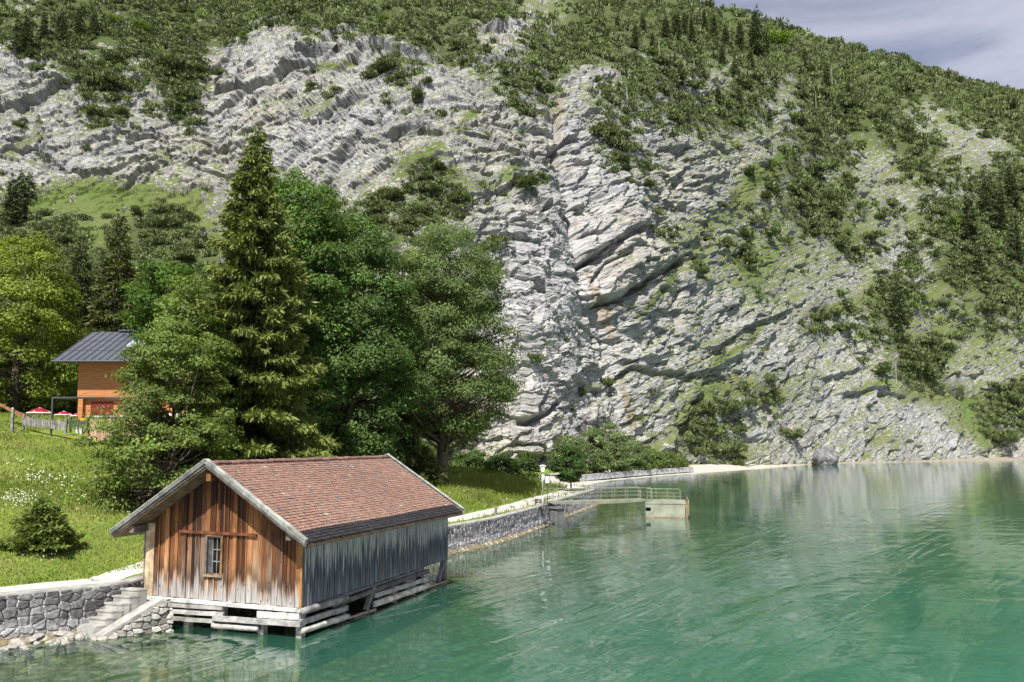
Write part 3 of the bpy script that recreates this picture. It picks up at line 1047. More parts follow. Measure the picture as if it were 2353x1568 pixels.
TK = .20
random.seed(3)
gm = MB()
x = -BW
WX0, WX1, WZ0, WZ1 = -3.83, -3.20, 1.82, 3.10
while x < -.02:
    wd = min(random.choice((.15, .17, .19, .21, .23)), -x)
    if -x - wd < .08:
        wd = -x
    x1 = x + wd
    col = (random.random(), random.random(), random.random())
    yo = random.uniform(-.018, .018)
    spans = [(ZS + random.uniform(-.02, .03), None)]
    if x1 > WX0 and x < WX1:
        spans = [(spans[0][0], WZ0), (WZ1, None)]
    for za, zb_ in spans:
        ta, tb_ = roofz(x) - TK, roofz(x1) - TK
        if zb_ is not None:
            ta = tb_ = zb_
        g0 = .006
        vs = [(xx, yy, zz) for (xx, zt) in ((x + g0, ta), (x1 - g0, tb_)) for yy in (yo - .03, .06) for zz in (za, zt)]
        # index: x0:y0 z0,zt ; y1 z0,zt ; x1...
        gm.add(vs, [(0, 4, 5, 1), (2, 3, 7, 6), (0, 1, 3, 2), (4, 6, 7, 5), (1, 5, 7, 3), (0, 2, 6, 4)], col)
    if random.random() < .5:
        sb = (random.random(), random.random(), random.random())
        for za, zb_ in spans:
            zt = zb_ if zb_ is not None else roofz(x1) - TK - .03
            if not (za == spans[0][0] and zb_ is None and WX0 < x1 < WX1):
                gm.box(x1 - .022, x1 + .022, yo - .055, yo - .028, za, zt, sb)
    x = x1
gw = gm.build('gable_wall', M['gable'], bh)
# other gable at the far end, left wall
bm_ = MB()
for k in range(30):
    xa, xb = -BW + k * BW / 30, -BW + (k + 1) * BW / 30
    bm_.add([(xa, BL, 1.15), (xb - .01, BL, 1.15), (xb - .01, BL, roofz(xb) - TK), (xa, BL, roofz(xa) - TK), (xa, BL - .05, 1.15), (xb - .01, BL - .05, 1.15), (xb - .01, BL - .05, roofz(xb) - TK), (xa, BL - .05, roofz(xa) - TK)],
            [(1, 0, 3, 2), (4, 5, 6, 7), (0, 4, 7, 3), (5, 1, 2, 6)], (random.random(), random.random(), random.random()))
bm_.build('rear_wall', M['side'], bh)


def sidewall(xo, sgn, name):
    mb = MB()
    y = .0
    zt = roofz(0) - TK - .02
    while y < BL - .01:
        wd = min(random.choice((.13, .15, .17, .19)), BL - y)
        col = (random.random(), random.random(), random.random())
        o_ = random.uniform(-.014, .014)
        zb0 = ZS + .02 + random.uniform(-.025, .025) + (.0 if y < 8.9 else .0)
        mb.box(min(xo - sgn * .05, xo + o_ + sgn * .02), max(xo - sgn * .05, xo + o_ + sgn * .02), y + .004, y + wd - .004, zb0, zt, col)
        c2 = (random.uniform(.75, 1.5), random.uniform(.5, 1), random.random() * .9)
        mb.box(min(xo + o_ + sgn * .02, xo + o_ + sgn * .05), max(xo + o_ + sgn * .02, xo + o_ + sgn * .05), y + wd - .028, y + wd + .022, zb0 + random.uniform(-.03, .02), zt, c2)
        y += wd
    return mb.build(name, M['side'], bh)


sidewall(0.0, 1, 'side_wall')
sidewall(-BW, -1, 'side_wall')
# corner post, pale boards on the left corner
cp = MB()
cp.box(-BW - .10, -BW - .051, -.05, .25, ZS, roofz(-BW) - TK - .05, (.30, .27, .23))
cp.build('corner_board', M['greywood'], bh)
cp = MB()
cp.box(-.02, .062, -.062, -.032, ZS, 3.3, (.30, .14, .05))
cp.build('corner_board', M['greywood'], bh)
lb = MB()
for k in range(2):
    lb.box(-BW + .01 + k * .20, -BW + .20 + k * .20, -.075, -.051, ZS + .02, roofz(-BW + .1) - TK - .02, (.42 - .05 * k, .33 - .05 * k, .22 - .04 * k))
lb.build('corner_cladding', M['greywood'], bh)

# window
wf = MB()
wf.box(WX0 - .06, WX0 + .03, -.075, .04, WZ0 - .02, WZ1 + .07, (.13, .115, .10))
wf.box(WX1 - .03, WX1 + .06, -.075, .04, WZ0 - .02, WZ1 + .07, (.20, .11, .05))
wf.box(WX0 + .03, WX1 - .03, -.078, .04, WZ1 - .01, WZ1 + .07, (.24, .13, .06))
wf.box(WX0 - .09, WX1 + .09, -.12, .05, WZ0 - .09, WZ0 - .02, (.26, .19, .13))
win = wf.build('window', M['greywood'], bh)
sh = MB()
sx0, sx1 = WX0 + .20, WX1 - .04
sh.box(WX0 + .031, WX0 + .20, .02, .055, WZ0 - .01, WZ1 - .02, (.075, .075, .073))
for xx in (sx0 + .0, (sx0 + sx1) / 2 - .015, sx1 - .03):
    sh.box(xx, xx + .024, .015, .05, WZ0, WZ1 - .03, (.20, .20, .195))
for zz in (WZ0 - .015, WZ0 + .40, WZ0 + .80, WZ1 - .06):
    sh.box(sx0 + .031, (sx0 + sx1) / 2 - .016, .018, .048, zz, zz + .026, (.22, .22, .215))
    sh.box((sx0 + sx1) / 2 + .016, sx1 - .031, .018, .048, zz, zz + .026, (.22, .22, .215))
sh.build('sash', M['greywood'], win)
pn = MB()
pn.box(WX0 + .03, WX1 - .03, .065, .075, WZ0, WZ1, (0, 0, 0))
pn.build('pane', M['black'], win)
bt = MB()
bt.beam((-5.0, -.085, 3.21), (-1.75, -.085, 3.20), .06, .09, (.13, .045, .02), n=6, wob=.004)
bt.build('batten', M['greywood'], bh)
sb = MB()
sb.beam((-BW - .05, -.10, ZS - .06), (.12, -.10, ZS - .06), .22, .10, (.48, .47, .45), n=10, wob=.008)
sb.beam((.02, -.2, ZS - .04), (.02, 8.8, ZS - .04), .10, .09, (.12, .12, .13), n=10, wob=.008)
sb.build('sill_beam', M['greywood'], bh)

# roof deck, rafters, bargeboards
rd = MB()
for sg in (-1, 1):
    xe = XM_ + sg * (BW / 2 + OS)
    a, b = (XM_, ZR - .13), (xe, ZE - .13)
    rd.add([(a[0], -OF + .02, a[1]), (b[0], -OF + .02, b[1]), (b[0], BL + OB, b[1]), (a[0], BL + OB, a[1]), (a[0], -OF + .02, a[1] - .07), (b[0], -OF + .02, b[1] - .07), (b[0], BL + OB, b[1] - .07), (a[0], BL + OB, a[1] - .07)],
           [(0, 1, 2, 3), (7, 6, 5, 4), (0, 4, 5, 1), (3, 2, 6, 7), (1, 5, 6, 2)], (.17, .12, .08))
rf = rd.build('roof', M['greywood'], bh)
random.seed(5)
for sg in (-1, 1):
    for k in range(15):
        rt_ = MB()
        y = .3 + k * (BL - .4) / 14
        xe = XM_ + sg * (BW / 2 + OS - .05)
        rt_.beam((XM_ + sg * (BW / 2 - .3), y, roofz(XM_ + sg * (BW / 2 - .3)) - .20), (xe, y, roofz(xe) - .20), .10, .12, (.14, .13, .13))
        rt_.build('rafter', M['greywood'], rf)
for sg in (-1, 1):
    for yy in (-OF, BL + OB):
        bb = MB()
        xe = XM_ + sg * (BW / 2 + OS + .06)
        ze = roofz(xe)
        s2 = 1 if yy > 0 else -1
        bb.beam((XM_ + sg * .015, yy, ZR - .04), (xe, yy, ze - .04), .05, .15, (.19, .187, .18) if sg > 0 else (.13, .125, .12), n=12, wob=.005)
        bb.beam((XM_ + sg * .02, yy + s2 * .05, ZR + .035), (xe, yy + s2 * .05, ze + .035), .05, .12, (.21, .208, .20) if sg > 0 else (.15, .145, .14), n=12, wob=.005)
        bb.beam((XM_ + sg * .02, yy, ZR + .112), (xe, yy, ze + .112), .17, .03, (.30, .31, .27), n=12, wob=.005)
        bb.build('bargeboard', M['greywood'], rf)
for xx, zz in ((XM_, ZR - .50), (-.02, roofz(-.02) - .32), (-BW + .02, roofz(-BW) - .32)):
    pu = MB()
    pu.beam((xx, -OF + .12, zz), (xx, .5, zz), .18, .24, (.15, .065, .03) if xx == XM_ else (.13, .11, .10))
    pu.build('purlin', M['greywood'], rf)

# tiles
random.seed(8)
slope_len = math.hypot(BW / 2 + OS, ZR - ZE)
dirx, dirz = (BW / 2 + OS) / slope_len, -(ZR - ZE) / slope_len
nrow = 33
ROWH = (slope_len) / nrow
tv, tf, tc = [], [], []
TW = .168
ncol = int((BL + OB + OF - .1) / TW)
for sg in (1, -1):
    nx, nz = -dirz * sg, dirx
    for r in range(nrow):
        for c_ in range(ncol + 1):
            y0 = -OF + .06 + c_ * TW - (TW / 2 if r % 2 else 0)
            ya, yb = max(y0 + .004, -OF + .05), min(y0 + TW - .004, BL + OB - .02)
            if yb - ya < .03:
                continue
            u1 = (r + 1) * ROWH + .035 + random.uniform(-.008, .008)
            u0 = max(r * ROWH - .03, .0)
            l0, l1 = .004, .038 + random.uniform(-.006, .010)
            wob = 0.035 * math.sin(ya * .75 + 1.0) * math.sin(r / nrow * 3.1)
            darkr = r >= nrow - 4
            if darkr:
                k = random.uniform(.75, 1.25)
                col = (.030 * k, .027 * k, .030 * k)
            else:
                k = random.uniform(.88, 1.12)
                rr_ = random.random()
                col = (.255 * k, .152 * k, .118 * k) if rr_ < .55 else ((.262 * k, .166 * k, .134 * k) if rr_ < .85 else ((.215 * k, .138 * k, .112 * k) if rr_ < .965 else ((.13, .135, .125) if rr_ < .994 else (.36, .32, .27))))
            pts = []
            for (uu, yy, ll) in ((u0, ya, l0), (u0, yb, l0), (u1 - .05, yb, l1 * .93), (u1 - .014, ya + (yb - ya) * .78, l1), (u1, (ya + yb) / 2, l1), (u1 - .014, ya + (yb - ya) * .22, l1), (u1 - .05, ya, l1 * .93)):
                pts.append((XM_ + sg * dirx * uu + nx * (ll - .05 + wob), yy, ZR + dirz * uu + nz * (ll - .05 + wob)))
            low = [(p[0] - nx * .018, p[1], p[2] - nz * .018) for p in pts[2:]]
            b = len(tv)
            tv += pts + low
            tf.append(tuple(b + i for i in range(7)) if sg > 0 else tuple(b + i for i in range(6, -1, -1)))
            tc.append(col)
            for i in range(4):
                q4 = (b + 2 + i, b + 7 + i, b + 8 + i, b + 3 + i)
                tf.append(q4)
                tc.append(col)
tm = MB()
tm.v, tm.f, tm.c = tv, tf, tc
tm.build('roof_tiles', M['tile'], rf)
rc = MB()
random.seed(9)
y = -OF + .05
while y < BL + OB - .1:
    k = random.uniform(.75, 1.2)
    pts = []
    rr0, rr1 = .115, .10
    vs, fs = [], []
    dz = random.uniform(-.012, .012)
    for (yy, r0_) in ((y, rr0 + .012), (y + .40, rr1)):
        for j in range(7):
            a = math.pi * (j / 6)
            vs.append((XM_ + math.cos(a) * r0_, yy, ZR - .045 + math.sin(a) * r0_ * .85 + dz))
    for j in range(6):
        fs.append((j, j + 1, j + 8, j + 7))
    fs.append(tuple(range(6, -1, -1)))
    rc.add(vs, fs, (.22 * k, .13 * k, .11 * k))
    y += .37
rc.build('ridge_tiles', M['tile'], rf)

# the log crib under the walls
OXY = np.array([BX, BY])


def zoomD(zx, zy, ox, oy, sc):
    return ((ox + zx / sc) * .81701, (oy + zy / sc) * .81701)


def on_front(zx, zy, y=-.08):
    px, py = zoomD(zx, zy, 300, 1250, 2.307)
    lo_, hi = 10., 60.
    for _ in range(50):
        Y = (lo_ + hi) / 2
        p = at(px, py, Y)
        v = (p[0] - BX) * sA[0] + (p[1] - BY) * sA[1]
        if v < y:
            lo_ = Y
        else:
            hi = Y
    return ((p[0] - BX) * xA[0] + (p[1] - BY) * xA[1], p[2])


def on_side(zx, zy, x=.06):
    px, py = zoomD(zx, zy, 800, 1500, 4.706)
    lo_, hi = 10., 60.
    for _ in range(50):
        Y = (lo_ + hi) / 2
        p = at(px, py, Y)
        v = (p[0] - BX) * xA[0] + (p[1] - BY) * xA[1]
        if v < x:                                # deeper means further left of the plane? keep bracket on sign
            hi = Y if at(px, py, hi)[0] * xA[0] + at(px, py, hi)[1] * xA[1] - BX * xA[0] - BY * xA[1] > x and False else hi
            lo_, hi = (Y, hi) if False else (lo_, Y)
        else:
            lo_ = Y
    return ((p[0] - BX) * sA[0] + (p[1] - BY) * sA[1], p[2])


GW = [(.40, .39, .37), (.33, .32, .31), (.46, .45, .43), (.27, .26, .25)]
random.seed(12)


def rail(p, q, hgt=.19, col=None, rnd=False):
    b = MB()
    if rnd:
        pts = [Vector(p).lerp(Vector(q), k / 8) + Vector((random.uniform(-.01, .01), random.uniform(-.01, .01), random.uniform(-.008, .008))) for k in range(9)]
        b.tube(pts, [hgt / 2 * random.uniform(.92, 1.06) for _ in pts], 10, col or random.choice(GW))
    else:
        b.beam(p, q, .10, hgt, col or random.choice(GW), n=8, wob=.008)
    return b.build('log_rail', M['greywood'], bh, rnd)


for (z0x, z0y, z1x, z1y, hh, rd_, yo) in ((292, 1032, 755, 1062, .135, False, -.14), (296, 1076, 760, 1102, .135, False, -.14), (300, 1120, 690, 1148, .125, False, -.14),
                                     (980, 1102, 1252, 1116, .20, False, -.14), (688, 1128, 1258, 1166, .17, False, -.24), (690, 1176, 985, 1196, .20, True, -.16)):
    (xa, za), (xb, zb_) = on_front(z0x, z0y, yo), on_front(z1x, z1y, yo)
    rail((xa, yo, za), (xb, yo, zb_), hh, None, rd_)


def post(p, q, wd=.22, col=(.30, .29, .28)):
    b = MB()
    b.beam(p, q, wd, wd, col, up=(0, 1, 0), n=5, wob=.008)
    return b.build('post', M['greywood'], bh)


for zx in (515, 735, 998, 1243):
    xa, _ = on_front(zx, 1100)
    post((xa, .06, -1.2), (xa, .06, ZS - .11))
post((-BW + .1, .06, -.8), (-BW + .1, .06, ZS - .11))
for yy, xo in ((2.6, -.12), (4.9, -.25), (7.3, -.2), (8.7, -.1), (11.0, -.05)):
    post((xo, yy, -2.0), (xo, yy, ZS + .02), .24, (.13, .13, .135))
for yy in (2.5, 5.5, 8.5):
    for xo in (-2.2, -4.4):
        post((xo, yy, -2.0), (xo, yy, ZS - .1), .24, (.10, .09, .085))
for (z0x, z0y, z1x, z1y, hh, rd_, xo, cl_) in ((215, 1040, 835, 860, .22, True, .10, (.22, .21, .20)), (205, 1185, 835, 985, .18, False, .12, (.26, .25, .245)), (215, 1300, 838, 1100, .20, True, .14, (.44, .42, .38)),
                                          (640, 960, 1890, 500, .20, True, .02, (.11, .105, .10)), (1205, 825, 1895, 600, .16, False, .12, (.33, .33, .32)), (1185, 940, 1903, 695, .24, True, .14, (.50, .47, .42)),
                                          (845, 1125, 1205, 1005, .06, False, .12, (.36, .32, .24)), (1905, 712, 2160, 628, .06, False, .12, (.36, .32, .24))):
    (ya, za), (yb, zb_) = on_side(z0x, z0y, xo), on_side(z1x, z1y, xo)
    rail((xo, ya, za), (xo, yb, zb_), hh, cl_, rd_)
for (a, b_, xo) in (((1195, 660), (1075, 1020), .03), ((2100, 390), (2030, 650), -.02)):
    (ya, za), (yb, zb_) = on_side(*a, xo), on_side(*b_, xo)
    br = MB()
    br.beam((xo, ya, za), (xo, yb, zb_), .16, .16, (.13, .13, .135), up=(1, 0, 0))
    br.build('brace', M['greywood'], bh)


# ------------------------------------------------------------------ stone walls, path, steps
def resample(pts, ds, smooth=2):
    p = np.array(pts, float)
    for _ in range(smooth):
        qn = [p[0]]
        for a, b in zip(p[:-1], p[1:]):
            qn += [a * .75 + b * .25, a * .25 + b * .75]
        qn.append(p[-1])
        p = np.array(qn)
    d = np.concatenate([[0], np.cumsum(np.hypot(*np.diff(p, axis=0).T))])
    s = np.arange(0, d[-1], ds)
    return np.stack([np.interp(s, d, p[:, 0]), np.interp(s, d, p[:, 1])], 1), s


def normals2(p):
    t = np.gradient(p, axis=0)
    t /= np.linalg.norm(t, axis=1, keepdims=True) + 1e-9
    return np.stack([t[:, 1], -t[:, 0]], 1)     # towards the lake (right of travel)


def stone_wall(name, label, pts, ds, zt, zb, cell, seed, dark=.16, lightc=.36, relief=.06, nz=34, cop=True, copw=.5):
    p, s = resample(pts, ds)
    n = normals2(p)
    zv = np.linspace(0, 1, nz)
    Sg, Zg = np.meshgrid(s, zv)
    zb_ = zb(s) if callable(zb) else np.full(len(s), zb)
    Z = zb_[None, :] + (zt - zb_)[None, :] * Zg
    wu = Sg / cell + .25 * fbm(Sg * 1.2, Z * 1.2, seed, 2)
    wv_ = Z / (cell * .72) + .25 * fbm(Sg * 1.4, Z * 1.4, seed + 2, 2)
    f1, f2, cid = voro(wu, wv_, seed)
    e = f2 - f1
    st = sstep(e, .03, .20)
    d = relief * st * (.6 + .8 * cid) + .012 * fbm(Sg * 9, Z * 9, seed + 4, 2) + .12 * (1 - Zg)
    X = p[None, :, 0] + n[None, :, 0] * d
    Y = p[None, :, 1] + n[None, :, 1] * d
    tone = dark * (.45 + 1.1 * hash2(np.floor(cid * 9999), np.floor(cid * 777), seed + 1))
    mort = lightc * (.8 + .3 * vn(Sg * 3, Z * 3, seed + 8))
    foot = sstep(.55 + .25 * fbm(Sg * .8, Sg * 0, seed + 6, 3) - (Z - zb_[None, :]), 0, .25) * .55
    k = sstep(e, .05, .14)
    lum = mort * (1 - k) + tone * k
    lum = lum * (1 - foot) + .40 * foot * (.75 + .5 * vn(Sg * 6, Z * 6, seed + 12))
    brn = sstep(.28 - Z, 0, .2) * .5
    colr = np.stack([lum * (1 + .02), lum, lum * 1.04], -1)
    colr = colr * (1 - brn[..., None]) + np.array([.17, .125, .07]) * brn[..., None]
    o = thing(name, label, 'wall')
    V = np.stack([X, Y, Z], -1)
    Fc = gridfaces(nz, len(s))
    fc = colr[:-1, :-1].reshape(-1, 3)
    body = link('masonry', fastmesh('masonry', V, Fc, fcol=fc, smooth=False), M['stone'], o)
    if cop:
        cm = MB()
        idx = list(range(0, len(s), max(1, int(.25 / ds))))
        prof = ((.045, -.10), (.05, -.01), (.035, .05), (-copw + .02, .055), (-copw, .04), (-copw, -.10))
        vs, fs = [], []
        for i in idx:
            j = .012 * math.sin(i * 1.7) + .01 * math.sin(i * .37)
            for (a, b) in prof:
                vs.append((p[i, 0] + n[i, 0] * (a + j * (a > 0)), p[i, 1] + n[i, 1] * (a + j * (a > 0)), zt + b + .008 * math.sin(i * .9 + a * 5)))
        m_ = len(prof)
        for i in range(len(idx) - 1):
            for j in range(m_):
                a, b = i * m_ + j, i * m_ + (j + 1) % m_
                fs.append((a, b, b + m_, a + m_))
        fs += [tuple(range(m_)), tuple((len(idx) - 1) * m_ + j for j in range(m_))[::-1]]
        cm.add(vs, fs)
        cm.build('coping', M['concrete'], o)
    return o


zfoot = lambda s: .12 + .10 * fbm(s * .5, s * 0, 77, 3)
stone_wall('lakeside_wall', 'dark rubble stone wall with concrete coping left of the boathouse steps', WALL_A[:5] + [bxy(-6.75, .5)], .035, ZW, zfoot, .37, 5, .125, .33, .07)
stone_wall('lakeside_wall', 'long curving grey rubble stone wall along the gravel path behind the boathouse', WALL_B, .05, ZW, zfoot, .36, 6, .15, .34, .06, nz=28)

fw = [((px - CX) / F * Y, Y) for px, Y in ((1325, 122), (1420, 136), (1500, 148), (1590, 163))]
fo = stone_wall('bay_wall', 'low pale stone wall above the white beach in the far bay', fw, .15, 1.15, .3, .8, 7, .30, .42, .06, nz=10, copw=.6)


def ribbon(name, label, pts, off0, off1, z, seed, na=14, ds=.15):
    p, s = resample(pts, ds)
    n = normals2(p)
    w0 = (off0(s) if callable(off0) else np.full(len(s), off0)) + .07 * fbm(s * 1.3, s * 0, seed, 3)
    w1 = (off1(s) if callable(off1) else np.full(len(s), off1)) + .12 * fbm(s * .9, s * 0 + 4, seed, 3)
    f_ = np.linspace(0, 1, na)[:, None]
    O = w0[None] + (w1 - w0)[None] * f_
    X = p[None, :, 0] - n[None, :, 0] * O
    Y = p[None, :, 1] - n[None, :, 1] * O
    Zg = ground(X, Y)[0]
    Z = np.maximum(Zg, z) + .012 + .012 * fbm(X * 3, Y * 3, seed, 2)
    vg = np.abs(f_ - .5) * 2
    verge = np.broadcast_to(np.maximum(sstep(vg, .72, 1.0) * .55, .42 * np.exp(-((f_ - .42) / .10) ** 2) * (seed == 2)), X.shape)
    o = link(name, fastmesh(name, np.stack([X, Y, Z], -1), gridfaces(*X.shape), vattr={'verge': np.ascontiguousarray(verge).ravel()}, smooth=True), M['path'])
    tag(o, label, 'path', kind='structure')


PA = [(-40.0, 21.3), a2(-120, 1383), a2(22, 1368), a2(160, 1355), a2(292, 1342), bxy(-7.3, 1.0), bxy(-7.4, 6), bxy(-6.9, 11)]
ribbon('path', 'white gravel path along the wall left of the boathouse', PA, .5, 1.75, ZW, 1)
ribbon('path', 'white gravel path running along the lake wall to the point', WALL_B[2:-1], lambda s: .75 + .5 * np.sin(s * .12), lambda s: 2.9 + 0 * s, ZW, 2)

# steps beside the boathouse
st = thing('stone_steps', 'concrete steps going down to the water beside the boathouse', 'steps')
T0 = np.array([-13.12, 27.12])
dS = np.array([-.80, -.60])
dN = np.array([.95, -.31])
sm = MB()


def P3(a, b, z):
    return (*(T0 + dS * a + dN * b), z)


def prism(mb, a0, a1, b0, b1, z0, z1, col=(1, 1, 1), z1b=None):
    zz = z1 if z1b is None else z1b
    vs = [P3(a0, b0, z0), P3(a1, b0, z0), P3(a1, b1, z0), P3(a0, b1, z0), P3(a0, b0, z1), P3(a1, b0, zz), P3(a1, b1, zz), P3(a0, b1, z1)]
    mb.add(vs, [(3, 2, 1, 0), (4, 5, 6, 7), (0, 1, 5, 4), (1, 2, 6, 5), (2, 3, 7, 6), (3, 0, 4, 7)], col)


for k in range(6):
    a0, zt = k * .235 - .25, 1.40 - k * .205
    prism(sm, a0, a0 + .30 + (.10 if k == 5 else 0), .02, .70, -.25, zt - .055)
    prism(sm, a0, a0 + .33, -.01, .715, zt - .054, zt)
sm.build('treads', M['concrete'], st)
ck = MB()
prism(ck, -.45, 1.36, .73, 1.12, -.3, 1.08, z1b=.10)
ck.build('cheek_slab', M['concrete'], st)
ag, zg_ = np.meshgrid(np.linspace(-.62, 1.30, 80), np.linspace(0, 1, 48))
zt_ = np.interp(ag, [-.62, -.45, 1.32], [1.06, 1.02, .05])
zz_ = -.25 + (zt_ + .25) * zg_
f1, f2, cid = voro(ag / .26, zz_ / .2, 55)
dd = .02 + .10 * sstep(f2 - f1, .03, .25) * (.5 + cid) + .10 * (1 - zg_)
Vm = np.stack([T0[0] + dS[0] * ag + dN[0] * (1.12 + dd), T0[1] + dS[1] * ag + dN[1] * (1.12 + dd) , zz_], -1)
tone = (.14 + .28 * cid) * sstep(f2 - f1, .02, .14) + .10 * (1 - sstep(f2 - f1, .02, .14))
link('side_masonry', fastmesh('side_masonry', Vm, gridfaces(48, 80), fcol=np.repeat(tone[:-1, :-1].reshape(-1, 1), 3, 1) * np.array([[1.04, 1, .92]])), M['stone'], st)

# boulders along the foot of the wall
bvar = []
for k in range(6):
    random.seed(40 + k)
    r_ = np.random.default_rng(40 + k)
    n1_, n2_ = 10, 14
    th = np.linspace(.0, np.pi, n1_)[:, None]
    ph_ = np.linspace(0, 2 * np.pi, n2_, endpoint=False)[None, :]
    d = np.stack([np.sin(th) * np.cos(ph_), np.sin(th) * np.sin(ph_), np.cos(th) * np.ones_like(ph_)], -1)
    rad = np.ones(d.shape[:2])
    for _ in range(14):
        nn = unit(r_.normal(size=3))
        h_ = r_.uniform(.55, .85)
        dt = d @ nn
        rad = np.where(dt > 1e-3, np.minimum(rad, h_ / np.maximum(dt, 1e-3)), rad)
    Vb = d * rad[..., None] * np.array([1.15, .85, .62])
    Fb = []
    for i in range(n1_ - 1):
        for j in range(n2_):
            Fb.append((i * n2_ + j, (i + 1) * n2_ + j, (i + 1) * n2_ + (j + 1) % n2_, i * n2_ + (j + 1) % n2_))
    me = fastmesh('boulder', Vb.reshape(-1, 3), np.array(Fb))
    me.materials.append(M['boulder'])
    bvar.append(me)
BL_ = []
random.seed(33)
pA, sA_ = resample(WALL_A[1:5], .1)
nA = normals2(pA)
for k in range(46):
    i = random.randrange(len(pA) - 8)
    f_ = i / len(pA)
    off = random.uniform(.3, 1.75 - .55 * f_)
    BL_.append((pA[i, 0] + nA[i, 0] * off, pA[i, 1] + nA[i, 1] * off, random.choice((.09, .12, .15, .19, .24)) * (1.15 if off < 1.2 else .8), 'pale limestone boulder in the shore rubble below the dark stone wall', 'boulders below the dark stone wall'))
for px, py, sz_ in ((1268, 1186, .42), (1249, 1187, .38), (1236, 1189, .3), (1228, 1193, .3), (1222, 1187, .25), (1216, 1197, .24), (1208, 1192, .26), (1244, 1194, .2), (1176, 1210, .25)):
    b = atz(px, py, 0.05)
    BL_.append((b[0], b[1], sz_, 'white boulder in the shallows below the curving wall by the jetty', 'white boulders by the jetty'))
for k, (x, y, sz_, lb_, gp_) in enumerate(BL_):
    o = link('boulder', bvar[k % 6], None)
    o.location = (x, y, max(float(ground(np.array([x]), np.array([y]))[0][0]), -.06) + sz_ * .22)
    o.scale = (sz_ * random.uniform(.9, 1.3), sz_ * random.uniform(.8, 1.1), sz_ * random.uniform(.8, 1.15))
    o.rotation_euler = (random.uniform(-.3, .3), random.uniform(-.3, .3), random.uniform(0, 6))
    tag(o, lb_, 'boulder', gp_)
# big boulder at the far waterline
b = atz(1893, 1068, 0)
r_ = np.random.default_rng(5)
th = np.linspace(0, np.pi, 40)[:, None]
ph_ = np.linspace(0, 2 * np.pi, 56)[None, :]
d = np.stack([np.sin(th) * np.cos(ph_), np.sin(th) * np.sin(ph_), np.cos(th) * np.ones_like(ph_)], -1)
rd_ = 1 + .22 * fbm(d[..., 0] * 2 + 3, d[..., 2] * 2 + d[..., 1], 8, 5, .6)
Vb = d * rd_[..., None] * np.array([3.4, 3.0, 3.6]) * (1 - .18 * np.clip(-d[..., 2:3], 0, 1))
M['darkrock'] = m_plain('dark_rock', (.15, .15, .155), .95, .1, var=.5, scale=.9, bump=.9)
rb = link('shore_rock', fastmesh('shore_rock', Vb.reshape(-1, 3), gridfaces(40, 56), vattr={'gr': np.where(Vb[..., 2] > 2.2, .35, -.3).ravel(), 'stn': np.zeros(40 * 56), 'pale': np.zeros(40 * 56), 'veg': np.zeros(40 * 56), 'bed': Vb.reshape(-1, 3)[:, [0, 2, 1]]}), M['darkrock'])
rb.location = (b[0], b[1] - 1.2, 1.6)
tag(rb, 'free standing grey rock rising from the water at the far shore', 'rock')

# ------------------------------------------------------------------ jetty: gangway, pontoon, lamps, signs
W0 = np.array(a2(1262, 1159))
ga = np.array([W0[0] - .15, W0[1] - .1, 1.62])
pL, pR = atz(1484, 1189, 0), atz(1567, 1187.3, 0)
PZ = 1.15
pdir = np.array([math.cos(R(-10)), math.sin(R(-10))])
pnor = np.array([-pdir[1], pdir[0]])
plen = np.linalg.norm((pR - pL)[:2])
PD = 4.3
pon = thing('pontoon', 'pale green steel landing pontoon floating at the end of the gangway', 'pontoon', (pL[0], pL[1], 0), math.atan2(pdir[1], pdir[0]))
hb_ = MB()
hb_.box(0.42, plen, 0, PD, -.35, PZ - .02)
hb_.box(0.0, .42, 0.0, PD, -.35, .50)
hb_.box(0.0, .42, 0.0, .5, .82, PZ - .02)
hb_.box(0.0, .42, .5, PD, .50, PZ - .02)
hb_.box(-.03, plen + .05, -.04, PD + .04, PZ - .02, PZ + .05)
hb_.build('hull', M['steel'], pon)
wl = MB()
wl.box(-.012, plen + .012, -.012, PD + .012, -.3, .07)
wl.build('waterline_band', m_plain('waterline_rust', (.24, .17, .12), .9, .1, var=.4, scale=3), pon)
hl = MB()
hl.box(.03, .40, .25, .45, .50, .82)
hl.build('opening', M['black'], pon)
bx = MB()
bx.box(.9, 2.4, 1.0, 3.6, PZ + .051, PZ + .10)
bx.build('hatch', M['steel'], pon)
fd = MB()
for k in range(5):
    fd.beam((plen + .14, .2 + k * .85, -.15), (plen + .14, .2 + k * .85, 1.25), .16, .12, up=(0, 1, 0))
fd.build('fender_posts', M['fenderwood'], pon)
fr_ = MB()
fr_.tube([(plen + .28, -.0, .2), (plen + .28, 0, 1.25), (plen + .28, .25, 1.45), (plen + .28, 3.6, 1.45), (plen + .28, 3.9, 1.25), (plen + .28, 3.9, .2)], .05, 6)
fr_.build('fender_frame', M['fenderwood'], pon)
pr2 = MB()
rl = lambda z: [(0.1, PD - .25, z), (plen - .25, PD - .25, z)]
for z in (PZ + .35, PZ + .65):
    pr2.tube(rl(z), .02, 6)
pr2.tube([(0.1, PD - .25, PZ + .05), (.1, PD - .25, PZ + 1.0), (plen - .45, PD - .25, PZ + 1.0), (plen - .25, PD - .25, PZ + .9), (plen - .25, PD - .25, PZ + .05)], .028, 6)
for xx in (.9, 1.9):
    pr2.tube([(xx, PD - .25, PZ + .05), (xx, PD - .25, PZ + 1.0)], .025, 6)
pr2.build('railing', M['steel'], pon)

